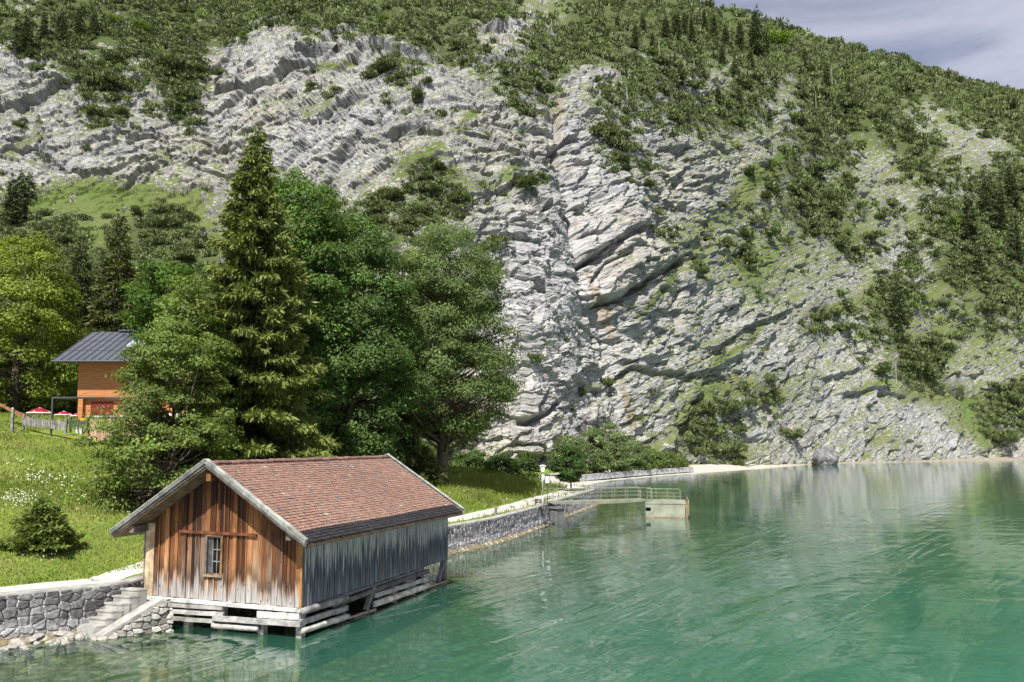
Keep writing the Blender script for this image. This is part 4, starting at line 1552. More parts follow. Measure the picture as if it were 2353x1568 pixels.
gb = np.array([*(pL[:2] + pdir * .05 + pnor * (PD - 1.9)), PZ + .20])
gl_ = gb - ga
gang = thing('gangway', 'pale green steel gangway with tube railings leading to the pontoon', 'gangway', ga, math.atan2(gl_[1], gl_[0]))
LN = math.hypot(gl_[0], gl_[1])
dz = gl_[2]
gz_ = lambda u: dz * u / LN
dk = MB()
dk.add([(0, -.62, 0), (LN, -.62, dz), (LN, .62, dz), (0, .62, 0), (0, -.62, -.06), (LN, -.62, dz - .06), (LN, .62, dz - .06), (0, .62, -.06)], [(0, 1, 2, 3), (7, 6, 5, 4), (0, 4, 5, 1), (1, 5, 6, 2), (2, 6, 7, 3), (3, 7, 4, 0)])
dk.build('deck', M['steel'], gang)
for sy_ in (-.64, .64):
    gd = MB()
    n_ = 12
    vs, fs = [], []
    for i in range(n_ + 1):
        u = LN * i / n_
        dep_ = .11 + .11 * math.sin(math.pi * min(1, (i / n_) * 1.05)) ** .7 if i < n_ - 1 else .14
        for (yy, zz) in ((-.03, gz_(u) + .05), (.03, gz_(u) + .05), (.03, gz_(u) - dep_), (-.03, gz_(u) - dep_)):
            vs.append((u, sy_ + yy, zz))
    for i in range(n_):
        for j in range(4):
            a, b = i * 4 + j, i * 4 + (j + 1) % 4
            fs.append((a, a + 4, b + 4, b))
    fs += [(0, 1, 2, 3), (n_ * 4 + 3, n_ * 4 + 2, n_ * 4 + 1, n_ * 4)]
    gd.add(vs, fs)
    gd.build('girder', M['steel'], gang)
    rg = MB()
    rg.tube([(-.05, sy_, .5), (.05, sy_, .95), (.35, sy_, 1.02 + gz_(.35))] + [(LN * k / 6, sy_, 1.02 + gz_(LN * k / 6)) for k in range(1, 6)] + [(LN - .2, sy_, 1.0 + dz), (LN, sy_, .8 + dz), (LN + .02, sy_, .1 + dz)], .028, 6)
    for zz in (.38, .70):
        rg.tube([(.1, sy_, zz), (LN, sy_, zz + dz)], .018, 6)
    for k in range(8):
        u = .1 + (LN - .2) * k / 7
        rg.tube([(u, sy_, gz_(u)), (u, sy_, 1.02 + gz_(u))], .024, 6)
    rg.build('railing', M['steel'], gang)
ab = thing('gangway_abutment', 'dark concrete block carrying the shore end of the gangway', 'abutment', (ga[0] + .55, ga[1] - .1, 0), math.atan2(gl_[1], gl_[0]))
am = MB()
am.box(-.35, .35, -.7, .7, -.3, 1.16)
am.box(-.45, .30, -.8, .8, 1.16, 1.30)
am.build('block', m_plain('dark_concrete', (.13, .13, .13), .9, .2, var=.3, scale=3), ab)


def lamp(px, py_base, Y, hgt, label, sc=1.0):
    X = (px - CX) / F * Y
    b = np.array([X, Y, ZW + .02])
    o = thing('street_lamp', label, 'street lamp', b, group='lamps along the lake path')
    p_ = MB()
    p_.tube([(0, 0, -.1), (0, 0, .9)], [.06 * sc, .055 * sc], 10)
    p_.tube([(0, 0, .9), (0, 0, hgt - .52)], [.038 * sc, .032 * sc], 10)
    p_.build('pole', M['pole'], o, True)
    hd = MB()
    a, b_, z0, z1 = .12, .19, hgt - .52, hgt - .08
    vs = [(sx_ * r_, sy_ * r_, z) for z, r_ in ((z0, a), (z1, b_)) for sx_, sy_ in ((-1, -1), (1, -1), (1, 1), (-1, 1))]
    hd.add(vs, [(3, 2, 1, 0), (0, 1, 5, 4), (1, 2, 6, 5), (2, 3, 7, 6), (3, 0, 4, 7)])
    hd.build('lantern', M['white'], o)
    cp_ = MB()
    vs = [(sx_ * r_, sy_ * r_, z) for z, r_ in ((z1, .23), (z1 + .05, .21), (z1 + .10, .05)) for sx_, sy_ in ((-1, -1), (1, -1), (1, 1), (-1, 1))]
    fs = [(3, 2, 1, 0), (8, 9, 10, 11)]
    for q0 in (0, 4):
        fs += [(q0 + j, q0 + (j + 1) % 4, q0 + 4 + (j + 1) % 4, q0 + 4 + j) for j in range(4)]
    cp_.add(vs, fs)
    cp_.build('cap', M['pole'], o)
    return o


lamp(1246.5, 1157, 58.6, 3.15, 'slim grey lamp post with white square lantern at the shore end of the gangway')
lamp(1286, 1100, 92.0, 3.0, 'grey lamp post partly behind the small maple on the point')
X = (1257 - CX) / F * 61.5
si = thing('information_sign', 'white notice board on a thin grey post beside the lamp', 'sign', (X, 61.5, ZW))
p_ = MB()
p_.tube([(0, 0, -.2), (0, 0, 2.0)], .03, 8)
p_.build('post', M['dark'], si)
p_ = MB()
p_.box(-.19, .19, -.06, .02, 1.62, 2.30)
p_.box(-.21, .21, -.08, .04, 2.30, 2.36)
p_.build('frame', M['dark'], si)
p_ = MB()
p_.box(-.15, .15, -.068, -.062, 1.70, 2.22)
p_.build('notice', m_plain('notice_paper', (.55, .60, .62), .5, .4, var=.08), si)
# bench
bc = gpt(1234, 1140, 60.5)
be = thing('park_bench', 'old dark wooden bench at the foot of the meadow by the path', 'bench', bc, R(-62))
p_ = MB()
for k in range(3):
    p_.box(-.8, .8, -.22 + k * .15, -.09 + k * .15, .42, .46, (.16, .14, .12))
p_.build('seat', M['greywood'], be)
p_ = MB()
for z in (.62, .80):
    p_.box(-.8, .8, .24, .28, z, z + .13, (.16, .14, .12))
p_.build('backrest', M['greywood'], be)
for sx_ in (-.6, .6):
    p_ = MB()
    p_.box(sx_ - .05, sx_ + .05, -.2, -.1, -.1, .42, (.12, .11, .1))
    p_.box(sx_ - .05, sx_ + .05, .14, .239, -.1, .9, (.12, .11, .1))
    p_.build('leg', M['greywood'], be)
pc_ = gpt(1139, 1150, 53)
sp = thing('wooden_stump', 'short weathered wooden post standing in the grass by the path', 'post', pc_)
p_ = MB()
p_.tube([(0, 0, -.1), (.02, 0, .45), (.0, .02, .62)], [.11, .09, .06], 9, (.20, .17, .14))
p_.build('stump', M['greywood'], sp)
p_ = MB()
p_.tube([(.06, 0, .42), (.22, 0, .55)], [.04, .03], 7, (.20, .17, .14))
p_.build('branch_stub', M['greywood'], sp)
# plank bridge on the far right cliff path
p0, p1 = onslope(2232, 880), onslope(2296, 872)
pb = thing('footbridge', 'pale wooden footbridge with railing across the cleft on the far right', 'bridge', (p0 + p1) / 2 + np.array([0, -3.5, 0]))
L2 = 7.5
p_ = MB()
p_.box(-L2 / 2, L2 / 2, -.6, .6, -.2, 0, (.45, .42, .37))
p_.build('deck', M['greywood'], pb)
p_ = MB()
for z in (.5, 1.0):
    p_.box(-L2 / 2, L2 / 2, -.62, -.54, z, z + .14, (.42, .40, .37))
for k in range(6):
    xx = -L2 / 2 + .1 + k * (L2 - .2) / 5
    p_.box(xx - .07, xx + .07, -.72, -.625, -.1, 1.25, (.42, .40, .37))
p_.build('railing', M['greywood'], pb)
# driftwood on the beach
b0, b1 = atz(1715, 1066, 1.1), atz(1752, 1058, 1.6)
dr = MB()
dr.tube([b0, (b0 + b1) / 2 + np.array([0, 0, .25]), b1 + np.array([0, 0, .9])], [.30, .24, .12], 8)
tag(dr.build('driftwood', M['deadwood'], None, True), 'bleached driftwood log leaning on the white beach', 'log')

# ------------------------------------------------------------------ chalet, terrace, fences
HX0 = at(178, 900, 60)[0]
HX1, HY0, HY1 = HX0 + 13.0, 60.0, 68.5
zg = float(ground(np.array([HX0 + 3]), np.array([60.0]))[0][0])
zwt = at(178, 834, 60)[2]
ch = thing('chalet', 'orange timber clad chalet with dark standing seam metal roof', 'house', (HX0, HY0, 0))
hm = MB()
wW, wD = HX1 - HX0, HY1 - HY0
zr = at(240, 763, 64.2)[2]
zup = at(178, 915, 60)[2]
hm.box(0, wW, 0, wD, zup, zwt)
hm.box(.35, wW, .35, wD, zg - 1, zup - .003)
hm.add([(0, 0, zwt), (0, wD, zwt), (0, wD / 2, zr - .35)], [(0, 2, 1)])
hm.build('wall', M['cladding'], ch)
hm = MB()
hm.box(.05, .42, .05, .349, zg + .3, zup - .004)
hm.build('corner_pillar', M['cladding'], ch)
hm = MB()
hm.box(.02, .45, .0, .36, zg - 1, zg + .3 + .75)
hm.build('plinth', M['white'], ch)
hm = MB()
hm.box(.9, 2.6, .30, .348, zg + .4, zup - .25)
hm.build('door', M['redpaint'], ch)
for k in range(3):
    hm = MB()
    hm.box(4.0 + k * 2.6, 5.0 + k * 2.6, -.06, -.003, zup + 1.1, zup + 2.2)
    wn = hm.build('window', M['white'], ch)
    hm = MB()
    hm.box(4.08 + k * 2.6, 4.92 + k * 2.6, -.075, -.063, zup + 1.18, zup + 2.12)
    hm.build('pane', M['dark'], wn)
    hm = MB()
    hm.box(3.45 + k * 2.6, 3.94 + k * 2.6, -.09, -.004, zup + 1.05, zup + 2.25)
    hm.build('shutter', M['redpaint'], wn)
    hm = MB()
    hm.box(5.06 + k * 2.6, 5.55 + k * 2.6, -.09, -.004, zup + 1.05, zup + 2.25)
    hm.build('shutter', M['redpaint'], wn)
# roof
ov, oe = .95, 1.25
ym = wD / 2
ze_ = at(135, 829, 60 - oe)[2]
sl2 = (zr - ze_) / (ym + oe)
rm = MB()
for (y0_, z0_) in ((-oe, ze_), (wD + oe, ze_)):
    vs = [(-1.35, y0_, z0_), (wW + 1.2, y0_, z0_), (wW + 1.2, ym, zr), (-1.35, ym, zr)]
    vs += [(a, b, c - .16) for a, b, c in vs]
    fs = [(0, 1, 2, 3), (7, 6, 5, 4), (0, 4, 5, 1), (1, 5, 6, 2), (3, 7, 4, 0)]
    if y0_ > 0:
        fs = [f[::-1] for f in fs]
    rm.add(vs, fs)
rfo = rm.build('roof', M['roofmetal'], ch)
sm_ = MB()
for k in range(27):
    xx = -1.3 + k * .57
    sm_.beam((xx, -oe, ze_ + .03), (xx, ym, zr + .03), .035, .05)
for f_ in (.33, .66):
    sm_.beam((-1.3, -oe + (ym + oe) * f_, ze_ + (zr - ze_) * f_ + .012), (wW + 1.1, -oe + (ym + oe) * f_, ze_ + (zr - ze_) * f_ + .012), .03, .03, up=(0, -.5, 1))
sm_.build('seams', M['dark'], rfo)
rg = MB()
rg.beam((.9, ym, zr + .10), (wW + 1.2, ym, zr + .10), .5, .12)
rg.build('ridge_cap', M['roofmetal'], rfo)
gt = MB()
gt.tube([(-1.35, -oe - .07, ze_ - .05), (wW + 1.2, -oe - .07, ze_ - .05)], .075, 8)
gt.build('gutter', M['dark'], rfo)
f0, f1_ = .46, .66
sg_ = MB()
for (xa, xb) in ((2.9, 4.3),):
    ya, yb = -oe + (ym + oe) * f0, -oe + (ym + oe) * f1_
    za, zb2 = ze_ + (zr - ze_) * f0 + .10, ze_ + (zr - ze_) * f1_ + .10
    sg_.add([(xa, ya, za), (xb, ya, za), (xb, yb, zb2), (xa, yb, zb2), (xa, ya, za - .1), (xb, ya, za - .1), (xb, yb, zb2 - .1), (xa, yb, zb2 - .1)], [(0, 1, 2, 3), (0, 4, 5, 1), (1, 5, 6, 2), (2, 6, 7, 3), (3, 7, 4, 0)])
sg_.build('skylight', M['skyglass'], rfo)
# terrace canopy frame
cf = thing('canopy_frame', 'slim grey steel canopy frame in front of the chalet', 'canopy', (HX0, HY0, 0))
zc_ = at(122, 913, 57.2)[2]
xl = at(122, 913, 57.2)[0] - HX0
cm_ = MB()
cm_.box(xl - .06, 10, -2.9, -2.75, zc_ - .09, zc_ + .02)
cm_.box(xl - .06, xl + .06, -2.74, -.1, zc_ - .09, zc_ + .02)
cm_.build('top_frame', M['dark'], cf)
for xx in (xl, 6.0):
    cm_ = MB()
    cm_.box(xx - .05, xx + .05, -2.88, -2.77, zg - 1.0, zc_ - .091)
    cm_.build('post', M['dark'], cf)
# terrace
te = thing('terrace', 'raised wooden terrace with board front below the chalet', 'terrace', (HX0, HY0, 0))
tz1 = at(260, 957, 56.6)[2]
tz0 = at(260, 986, 56.6)[2]
x0_ = at(203, 970, 56.6)[0] - HX0
tm_ = MB()
tm_.box(x0_, 12.5, -3.4, -.2, tz0 - .8, tz1 - .06)
tm_.build('board_front', M['terrace'], te)
tm_ = MB()
tm_.box(x0_ - .05, 12.5, -3.48, -3.3, tz1 - .06, tz1 + .05)
tm_.build('rail_cap', M['pole'], te)
tm_ = MB()
tm_.box(x0_ + 4, 12.5, -3.2, -3.1, tz1 + .05, tz1 + .22)
tm_.build('white_band', M['white'], te)
ys = thing('yellow_sign', 'small yellow sign board on the chalet corner pillar', 'sign', (HX0 + .55, HY0 - .10, zg + 1.35))
tm_ = MB()
tm_.box(-.22, .22, -.03, .03, -.12, .22)
tm_.build('board', M['yellow'], ys)
tm_ = MB()
tm_.box(-.36, .36, .031, .09, -.03, .05)
tm_.build('bracket', M['dark'], ys)


def picket(name, label, pa, pb_, n, hgt, col, mat='greywood', tilt=.06, seed=1, wd=.11):
    random.seed(seed)
    fe = thing(name, label, 'fence')
    pa, pb_ = np.array(pa), np.array(pb_)
    pk, rl_ = MB(), MB()
    d = unit(pb_ - pa)
    for k in range(n):
        p = pa + (pb_ - pa) * k / (n - 1)
        z0 = p[2] - .15
        h_ = hgt * random.uniform(.9, 1.08)
        tx = random.uniform(-tilt, tilt)
        kq = random.uniform(.75, 1.2)
        c_ = tuple(x * kq for x in col)
        pk.beam((p[0], p[1], z0), (p[0] + tx * d[0], p[1] + tx * d[1], z0 + h_), .025, wd, c_, up=tuple(d))
        pk.add([(p[0] + tx * d[0] - d[0] * wd / 2, p[1] - .012, z0 + h_), (p[0] + tx * d[0] + d[0] * wd / 2, p[1] - .012, z0 + h_), (p[0] + tx * d[0], p[1] - .012, z0 + h_ + .08)], [(0, 1, 2)], c_)
    pk.build('pickets', M[mat], fe)
    for f_ in (.3, .75):
        rl_.beam(pa + np.array([0, .04, hgt * f_ - .1]), pb_ + np.array([0, .04, hgt * f_ - .1]), .05, .09, col)
    rl_.build('rails', M[mat], fe)
    for k in (0, n - 1):
        pm = MB()
        p = pa + (pb_ - pa) * k / (n - 1)
        pm.beam((p[0], p[1] + .10, p[2] - .4), (p[0], p[1] + .10, p[2] + hgt + .05), .13, .13, col)
        pm.build('post', M[mat], fe)
    return fe


fa, fb = at(52, 974, 57.5), at(150, 984, 56.6)
picket('picket_fence', 'leaning silver grey picket fence at the top of the meadow', (fa[0], fa[1], fa[2]), (fb[0], fb[1], fb[2]), 26, .62, (.22, .215, .20), seed=2)
fc_, fd_ = at(160, 982, 56.5), at(200, 983, 56.4)
picket('picket_gate', 'dark green picket gate between the grey fence and the terrace', fc_, fd_, 12, .68, (.055, .09, .06), seed=3, tilt=.0, wd=.06)


def parasol(px, py_top, Y, wpx, label, pole_py):
    top = at(px, py_top, Y)
    r_ = wpx / 2 / F * Y
    zg_ = float(ground(np.array([top[0]]), np.array([Y]))[0][0])
    o = thing('parasol', label, 'parasol', (top[0], Y, zg_), group='red parasols beside the chalet')
    zt = top[2] - zg_
    p_ = MB()
    p_.tube([(0, 0, -.1), (0, 0, zt)], .03, 8)
    p_.build('pole', M['pole'], o)
    n_ = 8
    dz_ = r_ * .45
    for nm, mt, seg in (('canopy', 'red', 0), ('white_trim', 'white', 1)):
        c_ = MB()
        for k in range(n_):
            a0, a1 = 2 * math.pi * k / n_, 2 * math.pi * (k + 1) / n_
            if seg == 0:
                rings = [(0, 0), (.45, .3), (.90, .86)]
            else:
                rings = [(.90, .86), (1.0, 1.0), (1.0, 1.06)]
            for (ra, za), (rb_, zb3) in zip(rings[:-1], rings[1:]):
                q_ = [(r_ * ra * math.cos(a0), r_ * ra * math.sin(a0), zt - dz_ * za), (r_ * rb_ * math.cos(a0), r_ * rb_ * math.sin(a0), zt - dz_ * zb3), (r_ * rb_ * math.cos(a1), r_ * rb_ * math.sin(a1), zt - dz_ * zb3), (r_ * ra * math.cos(a1), r_ * ra * math.sin(a1), zt - dz_ * za)]
                c_.add(q_, [(0, 1, 2, 3)])
            if seg == 1 and k % 2 == 0:
                c_.beam((0, 0, zt + .005), (r_ * .9 * math.cos(a0), r_ * .9 * math.sin(a0), zt - dz_ * .86 + .02), .05, .02)
        c_.build(nm, M[mt], o)


parasol(92, 937, 60, 56, 'leftmost red and white parasol, nearest to the grey picket fence', 960)
parasol(147, 945, 64, 40, 'middle red and white parasol behind the canopy post', 960)
parasol(181, 948, 68, 38, 'rightmost dark red parasol against the chalet corner', 960)
# timber pile and pole at the left edge
tp = thing('timber_frame', 'orange brown timber beams leaning at the left edge of the yard', 'timber', at(35, 968, 59))
random.seed(4)
for k in range(4):
    p_ = MB()
    p_.beam((-1.6 + k * .25, .2 * k, 1.45 - .18 * k), (.9 + k * .12, .2 * k, .1), .14, .16, (.25 - .03 * k, .13 - .015 * k, .055))
    p_.build('beam', M['greywood'], tp)
gpz = at(28, 978, 56)
gpo = thing('gate_post', 'weathered grey post at the left end of the picket fence', 'post', gpz)
p_ = MB()
p_.beam((0, 0, -.5), (0, 0, 1.2), .16, .16, (.22, .215, .205), up=(0, 1, 0), n=6, wob=.006)
p_.build('shaft', M['greywood'], gpo)
p_ = MB()
p_.beam((0, 0, 1.2), (0, 0, 1.26), .12, .12, (.5, .5, .48), up=(0, 1, 0))
p_.build('cap', M['greywood'], gpo)

# ------------------------------------------------------------------ near trees
GRN = (.052, .105, .016)
b = gpt(577, 0, 48.5)
conifer('spruce_tree', 'tall yellow green spruce with hanging branches right behind the boathouse roof', b, ztop(286, 48.5) - b[2], 4.15, 72, 8, 110000, (.075, .105, .026), (.20, .235, .055), 3, droop=.42, tl=.48, tw=.14, power=.78, hang=1.5, ragged=.46, z0=.05)
b = gpt(1020, 0, 67.0)
broadleaf('maple_tree', 'big round maple with thick trunk on the meadow right of the other trees', b, ztop(528, 67) - b[2], [(.19, 2.6), (.25, 5.4), (.38, 6.2), (.55, 5.9), (.72, 4.9), (.86, 4.5), (.95, 3.6), (1.0, 1.4)], 360, 95000, .205, (.104, .155, .052), (.165, .21, .065), .52, 2.6, 1.3, lean=(.5, 0), seed=5, shell=.62, limbs=.55)
b = gpt(800, 0, 60.0)
broadleaf('sycamore_tree', 'dark dense sycamore between the spruce and the round maple', b, ztop(498, 60) - b[2], [(.05, 3.6), (.2, 5.2), (.45, 5.2), (.7, 4.5), (.88, 3.4), (1.0, 1.2)], 330, 82000, .23, (.074, .135, .036), (.14, .20, .05), .45, 2.0, 1.35, lean=(-.3, 0), seed=6, shell=.6, limbs=.35)
b = gpt(680, 0, 57.0)
broadleaf('sycamore_tree', 'bright green tree top rising just right of the spruce', b, ztop(400, 57) - b[2], [(.1, 3.2), (.35, 4.2), (.6, 3.8), (.8, 3.0), (.93, 2.3), (1.0, .8)], 240, 60000, .23, (.085, .158, .030), (.15, .225, .05), .42, 3.0, 1.25, seed=7, shell=.6, limbs=.35)
b = gpt(905, 0, 63)
conifer('spruce_tree', 'low dark spruce in the gap left of the round maple trunk', b, 7.0, 3.2, 20, 9, 12000, (.040, .052, .014), (.075, .085, .022), 23, droop=.3, tl=.5, tw=.15)
b = gpt(370, 0, 41.0)
broadleaf('ash_tree', 'light green many stemmed ash in front of the chalet', b, ztop(742, 41) - b[2], [(.0, 2.6), (.14, 3.7), (.3, 4.0), (.48, 3.7), (.62, 2.6), (.75, 2.3), (.9, 1.6), (1.0, .5)], 190, 33000, .17, (.112, .165, .034), (.18, .22, .055), .26, 1.0, .85, lean=(.5, 0), seed=8, stems=4, shell=.5, flat=.38, limbs=.6)
b = gpt(425, 0, 44.0)
broadleaf('ash_tree', 'leafy ash crown close against the left side of the spruce', b, ztop(640, 44) - b[2], [(.0, 1.4), (.2, 2.3), (.45, 2.5), (.7, 2.2), (.9, 1.4), (1.0, .5)], 150, 22000, .20, (.108, .165, .032), (.18, .225, .05), .22, 1.0, .85, seed=9, stems=2, shell=.5, flat=.4, limbs=.4)
b = gpt(372, 0, 64.0)
broadleaf('maple_tree', 'bright green bushy tree top above the right end of the chalet roof', b, ztop(628, 72) - b[2], [(.1, 2.0), (.4, 2.9), (.7, 2.8), (.9, 2.0), (1.0, .8)], 110, 18000, .26, (.055, .115, .018), (.12, .20, .03), .3, 2.0, 1.1, seed=10, limbs=.3)
b = gpt(38, 0, 70.0)
broadleaf('maple_tree', 'yellow green maple at the left edge beside the chalet', b, ztop(540, 70) - b[2], [(.04, 3.6), (.25, 5.2), (.5, 5.3), (.72, 4.3), (.9, 2.6), (1.0, 1.0)], 250, 70000, .25, (.15, .205, .030), (.27, .31, .055), .45, 2.0, 1.35, seed=11, limbs=.3)
b = gpt(165, 0, 76.0)
broadleaf('maple_tree', 'smaller yellow green maple left of the chalet gable', b, ztop(770, 76) - b[2], [(.02, 2.0), (.3, 2.6), (.7, 2.2), (1.0, .6)], 70, 12000, .28, (.085, .15, .022), (.18, .24, .04), .25, 1.5, 1.1, seed=12, limbs=.3)
for px, pyt, Y, rb_, lb_, sd_ in ((257, 472, 82, 4.0, 'tall olive green spruce behind the chalet ridge', 31), (170, 540, 86, 2.9, 'slim dark spruce left of the taller one behind the chalet', 32), (212, 600, 92, 3.2, 'shorter dark spruce between the two behind the chalet', 33), (325, 650, 92, 3.4, 'dark spruce right of the tall one behind the chalet roof', 34), (120, 600, 96, 3.4, 'dark spruce half hidden behind the yellow green maple', 35)):
    b = gpt(px, 0, Y)
    b[2] = min(b[2], 10)
    conifer('spruce_tree', lb_, b, ztop(pyt, Y) - b[2], rb_, 34, 8, 16000, (.046, .066, .020) if sd_ != 31 else (.062, .078, .022), (.10, .125, .036) if sd_ != 31 else (.12, .125, .035), sd_, group='spruces behind the chalet', droop=.4, tl=.62, tw=.19, hang=.8)
# young spruce on the meadow
b = atz(95, 1268, 2.35)
for _ in range(25):
    zz = float(ground(b[:1], b[1:2])[0][0])
    b = atz(95, 1268, b[2] + .3 * (zz - b[2]))
conifer('young_spruce', 'small bushy young spruce alone on the meadow slope', b, 2.05, 1.15, 13, 9, 6500, (.075, .12, .022), (.19, .24, .055), 44, droop=.05, tl=.25, tw=.075, hang=.15, ragged=.42, power=.8)
# small maple on the point
b = gpt(1307, 0, 79.5)
broadleaf('young_maple', 'small dark green maple at the bend of the path on the point', b, ztop(1028, 79.5) - b[2], [(.25, .7), (.4, 1.5), (.65, 1.6), (.85, 1.1), (1.0, .4)], 48, 6500, .20, (.045, .09, .018), None, .09, .9, .55, seed=14, limbs=.5)
# willows in the bay
for k, (px, pyt, pyb, Y, wpx) in enumerate(((1305, 1000, 1085, 127, 80), (1355, 985, 1084, 133, 95), (1400, 972, 1082, 139, 95), (1448, 1010, 1081, 146, 80), (1490, 1030, 1080, 152, 60), (1530, 1040, 1078, 158, 46), (1555, 1050, 1077, 164, 40))):
    zb4 = 1.3
    r_ = wpx / 2 / F * Y
    bp = at(px, pyb, Y)
    broadleaf('willow_bush', ['grey green willow at the left end of the bay thicket', 'broad grey green willow second from left in the bay thicket', 'tallest grey green willow in the middle of the bay thicket', 'rounded willow right of the tallest one in the bay', 'small willow bush near the right end of the bay thicket', 'low willow bush beyond the thicket above the beach wall', 'lowest willow bush at the right end of the bay wall'][k],
              (bp[0], Y, zb4), ztop(pyt, Y) - zb4, [(.0, r_ * .8), (.25, r_), (.55, r_ * .95), (.8, r_ * .65), (1.0, r_ * .2)], 75, 9000, .34, (.125, .175, .068) if k < 4 else (.105, .16, .038), (.17, .20, .085), .14, .4, 1.2, group='willow bushes in the bay', cat='bush', seed=50 + k, stems=3, limbs=.3)
for k, (px, pyt, Y, wpx, lb_) in enumerate(((1206, 1040, 86, 62, 'rounded bush at the right foot of the round maple'), (1150, 1045, 84, 70, 'dark bush right behind the round maple trunk'), (1085, 1040, 86, 70, 'bright bush seen just right of the maple trunk'), (965, 1036, 80, 70, 'shaded bush left of the maple trunk'), (870, 1030, 78, 80, 'shaded bush behind the boathouse ridge'))):
    r_ = wpx / 2 / F * Y
    b = gpt(px, 0, Y)
    broadleaf('bush', lb_, b, max(ztop(pyt, Y) - b[2], 2.2), [(.0, r_ * .9), (.4, r_), (.75, r_ * .75), (1.0, r_ * .2)], 40, 5200, .26, (.055, .10, .02), (.10, .15, .03), .1, .4, .8, group='bushes behind the meadow', cat='bush', seed=70 + k, stems=3, limbs=.2)

# ------------------------------------------------------------------ mountain plants
def pine_shrub_mesh(nq, seed, col=(.078, .108, .042), tint=(.175, .205, .085), tl=.34, tw=.15):
    global rng
    rng = np.random.default_rng(seed)
    nl = 7
    lob = np.stack([rng.uniform(-.65, .65, nl), rng.uniform(-.5, .5, nl), rng.uniform(.05, .35, nl)], 1)
    li = rng.integers(0, nl, nq)
    d = unit(rng.normal(size=(nq, 3)))
    d[:, 2] = np.abs(d[:, 2]) * .9
    pos = lob[li] + d * (.34 + .24 * rng.random((nq, 1))) * np.array([1, 1, .9])
    ax = d * .8 + np.array([0, 0, .7]) + .4 * rng.normal(size=(nq, 3))
    V, Fc = twigquads(pos - unit(ax) * tl * .35, ax, tl * (.7 + .6 * rng.random(nq)), tw * (.7 + .6 * rng.random(nq)))
    f_ = np.clip(rng.random((nq, 1)) ** 1.5, 0, 1)
    c_ = np.array(col)[None] * (1 - f_) + np.array(tint)[None] * f_
    return V, Fc, c_


svar = []
for k in range(6):
    V, Fc, c_ = pine_shrub_mesh(420, 200 + k)
    me = fastmesh('mountain_pine', V, Fc, fcol=c_)
    me.materials.append(M['needle'])
    svar.append(me)
HAND = [(245, 195, 70), (290, 205, 40), (210, 180, 45), (395, 155, 65), (380, 175, 45), (455, 165, 45), (440, 180, 30), (265, 140, 50), (430, 225, 60), (410, 255, 55), (450, 250, 40), (230, 265, 45), (280, 260, 35), (340, 262, 28), (42, 290, 30), (145, 185, 20), (200, 345, 25), (715, 200, 28), (775, 208, 25), (880, 165, 60), (850, 180, 40), (915, 180, 35), (965, 225, 40), (720, 168, 20), (985, 190, 25), (1050, 110, 40), (1215, 265, 40), (1180, 240, 30), (1245, 210, 40), (1075, 150, 40), (990, 380, 45), (985, 410, 35), (1000, 440, 50), (1050, 465, 65), (1060, 500, 45), (990, 485, 35), (900, 455, 60), (865, 485, 60), (870, 510, 45), (945, 515, 45), (930, 530, 40), (775, 478, 28), (1210, 425, 60), (1240, 410, 30), (1160, 450, 18), (1395, 300, 45), (1400, 330, 45), (1440, 345, 40), (1430, 375, 50), (1480, 385, 40), (1490, 425, 40), (1450, 420, 18), (1525, 410, 20), (1665, 475, 25), (1715, 395, 35), (1485, 525, 30), (1540, 545, 25), (1770, 435, 45), (1760, 455, 40), (1840, 435, 55), (1850, 470, 50), (1860, 520, 50), (1870, 540, 40), (1725, 515, 22), (1765, 542, 40), (1925, 565, 48), (1965, 575, 30), (1605, 625, 35), (1720, 605, 50), (1670, 565, 40), (2035, 575, 22), (2020, 500, 30), (2045, 470, 35), (2085, 540, 30), (2130, 560, 28), (2070, 610, 40), (2018, 630, 25), (1880, 735, 50), (1930, 755, 55), (1915, 725, 40), (2160, 700, 30), (2100, 830, 60), (2150, 830, 55), (2060, 780, 45), (2180, 800, 35), (2030, 840, 30), (1620, 945, 60), (1665, 940, 60), (1690, 935, 40), (1610, 975, 40), (1640, 1030, 60), (1680, 1035, 55), (1600, 1040, 40), (1720, 930, 45), (1760, 925, 35), (1805, 1000, 55), (1825, 1005, 35), (2290, 1010, 60), (2310, 920, 60), (2330, 900, 50), (1465, 960, 25), (1385, 880, 40), (1330, 900, 30), (110, 495, 35), (155, 515, 45), (100, 555, 50), (320, 490, 35), (370, 490, 45), (410, 485, 50), (370, 520, 50), (410, 518, 50), (375, 560, 45), (405, 548, 32), (60, 500, 40), (1630, 550, 35)]
ZONES = [(0, 480, 430, 640, 'on the grassy terrace above the chalet'), (0, 480, 0, 430, 'on the layered grey cliff at upper left'), (480, 830, 0, 640, 'on the bare folded rock above the spruce'),
         (830, 1130, 340, 600, 'on the green spur above the round maple'), (830, 1260, 0, 340, 'on the grey slabs left of the rusty gully'), (1130, 1340, 340, 1100, 'on the pale buttress left of the rusty gully'),
         (1340, 1560, 0, 700, 'on the rock just right of the rusty gully'), (1560, 1790, 0, 700, 'on the broken rock in the middle of the slope'), (1790, 2000, 0, 700, 'on the grassy ribs right of the middle of the slope'),
         (2000, 2400, 0, 700, 'on the far right hillside'), (1340, 1560, 700, 1100, 'on the pale rock below the rusty gully'), (1560, 1860, 860, 1100, 'in the green patch low above the white beach'),
         (1790, 2240, 700, 860, 'on the green rib high above the free standing rock'), (1860, 2400, 860, 1100, 'low above the water at far right')]
random.seed(77)
flatP = P[:NR].reshape(-1, 3)
fx, fy = PXv.ravel(), PYv.ravel()
dens = bil(SCRUB, fx, fy)
nzn = vn(flatP[:, 0] * .11, sl_[:NR].ravel() * .11, 301) * .6 + vn(flatP[:, 0] * .27, sl_[:NR].ravel() * .27, 305) * .4
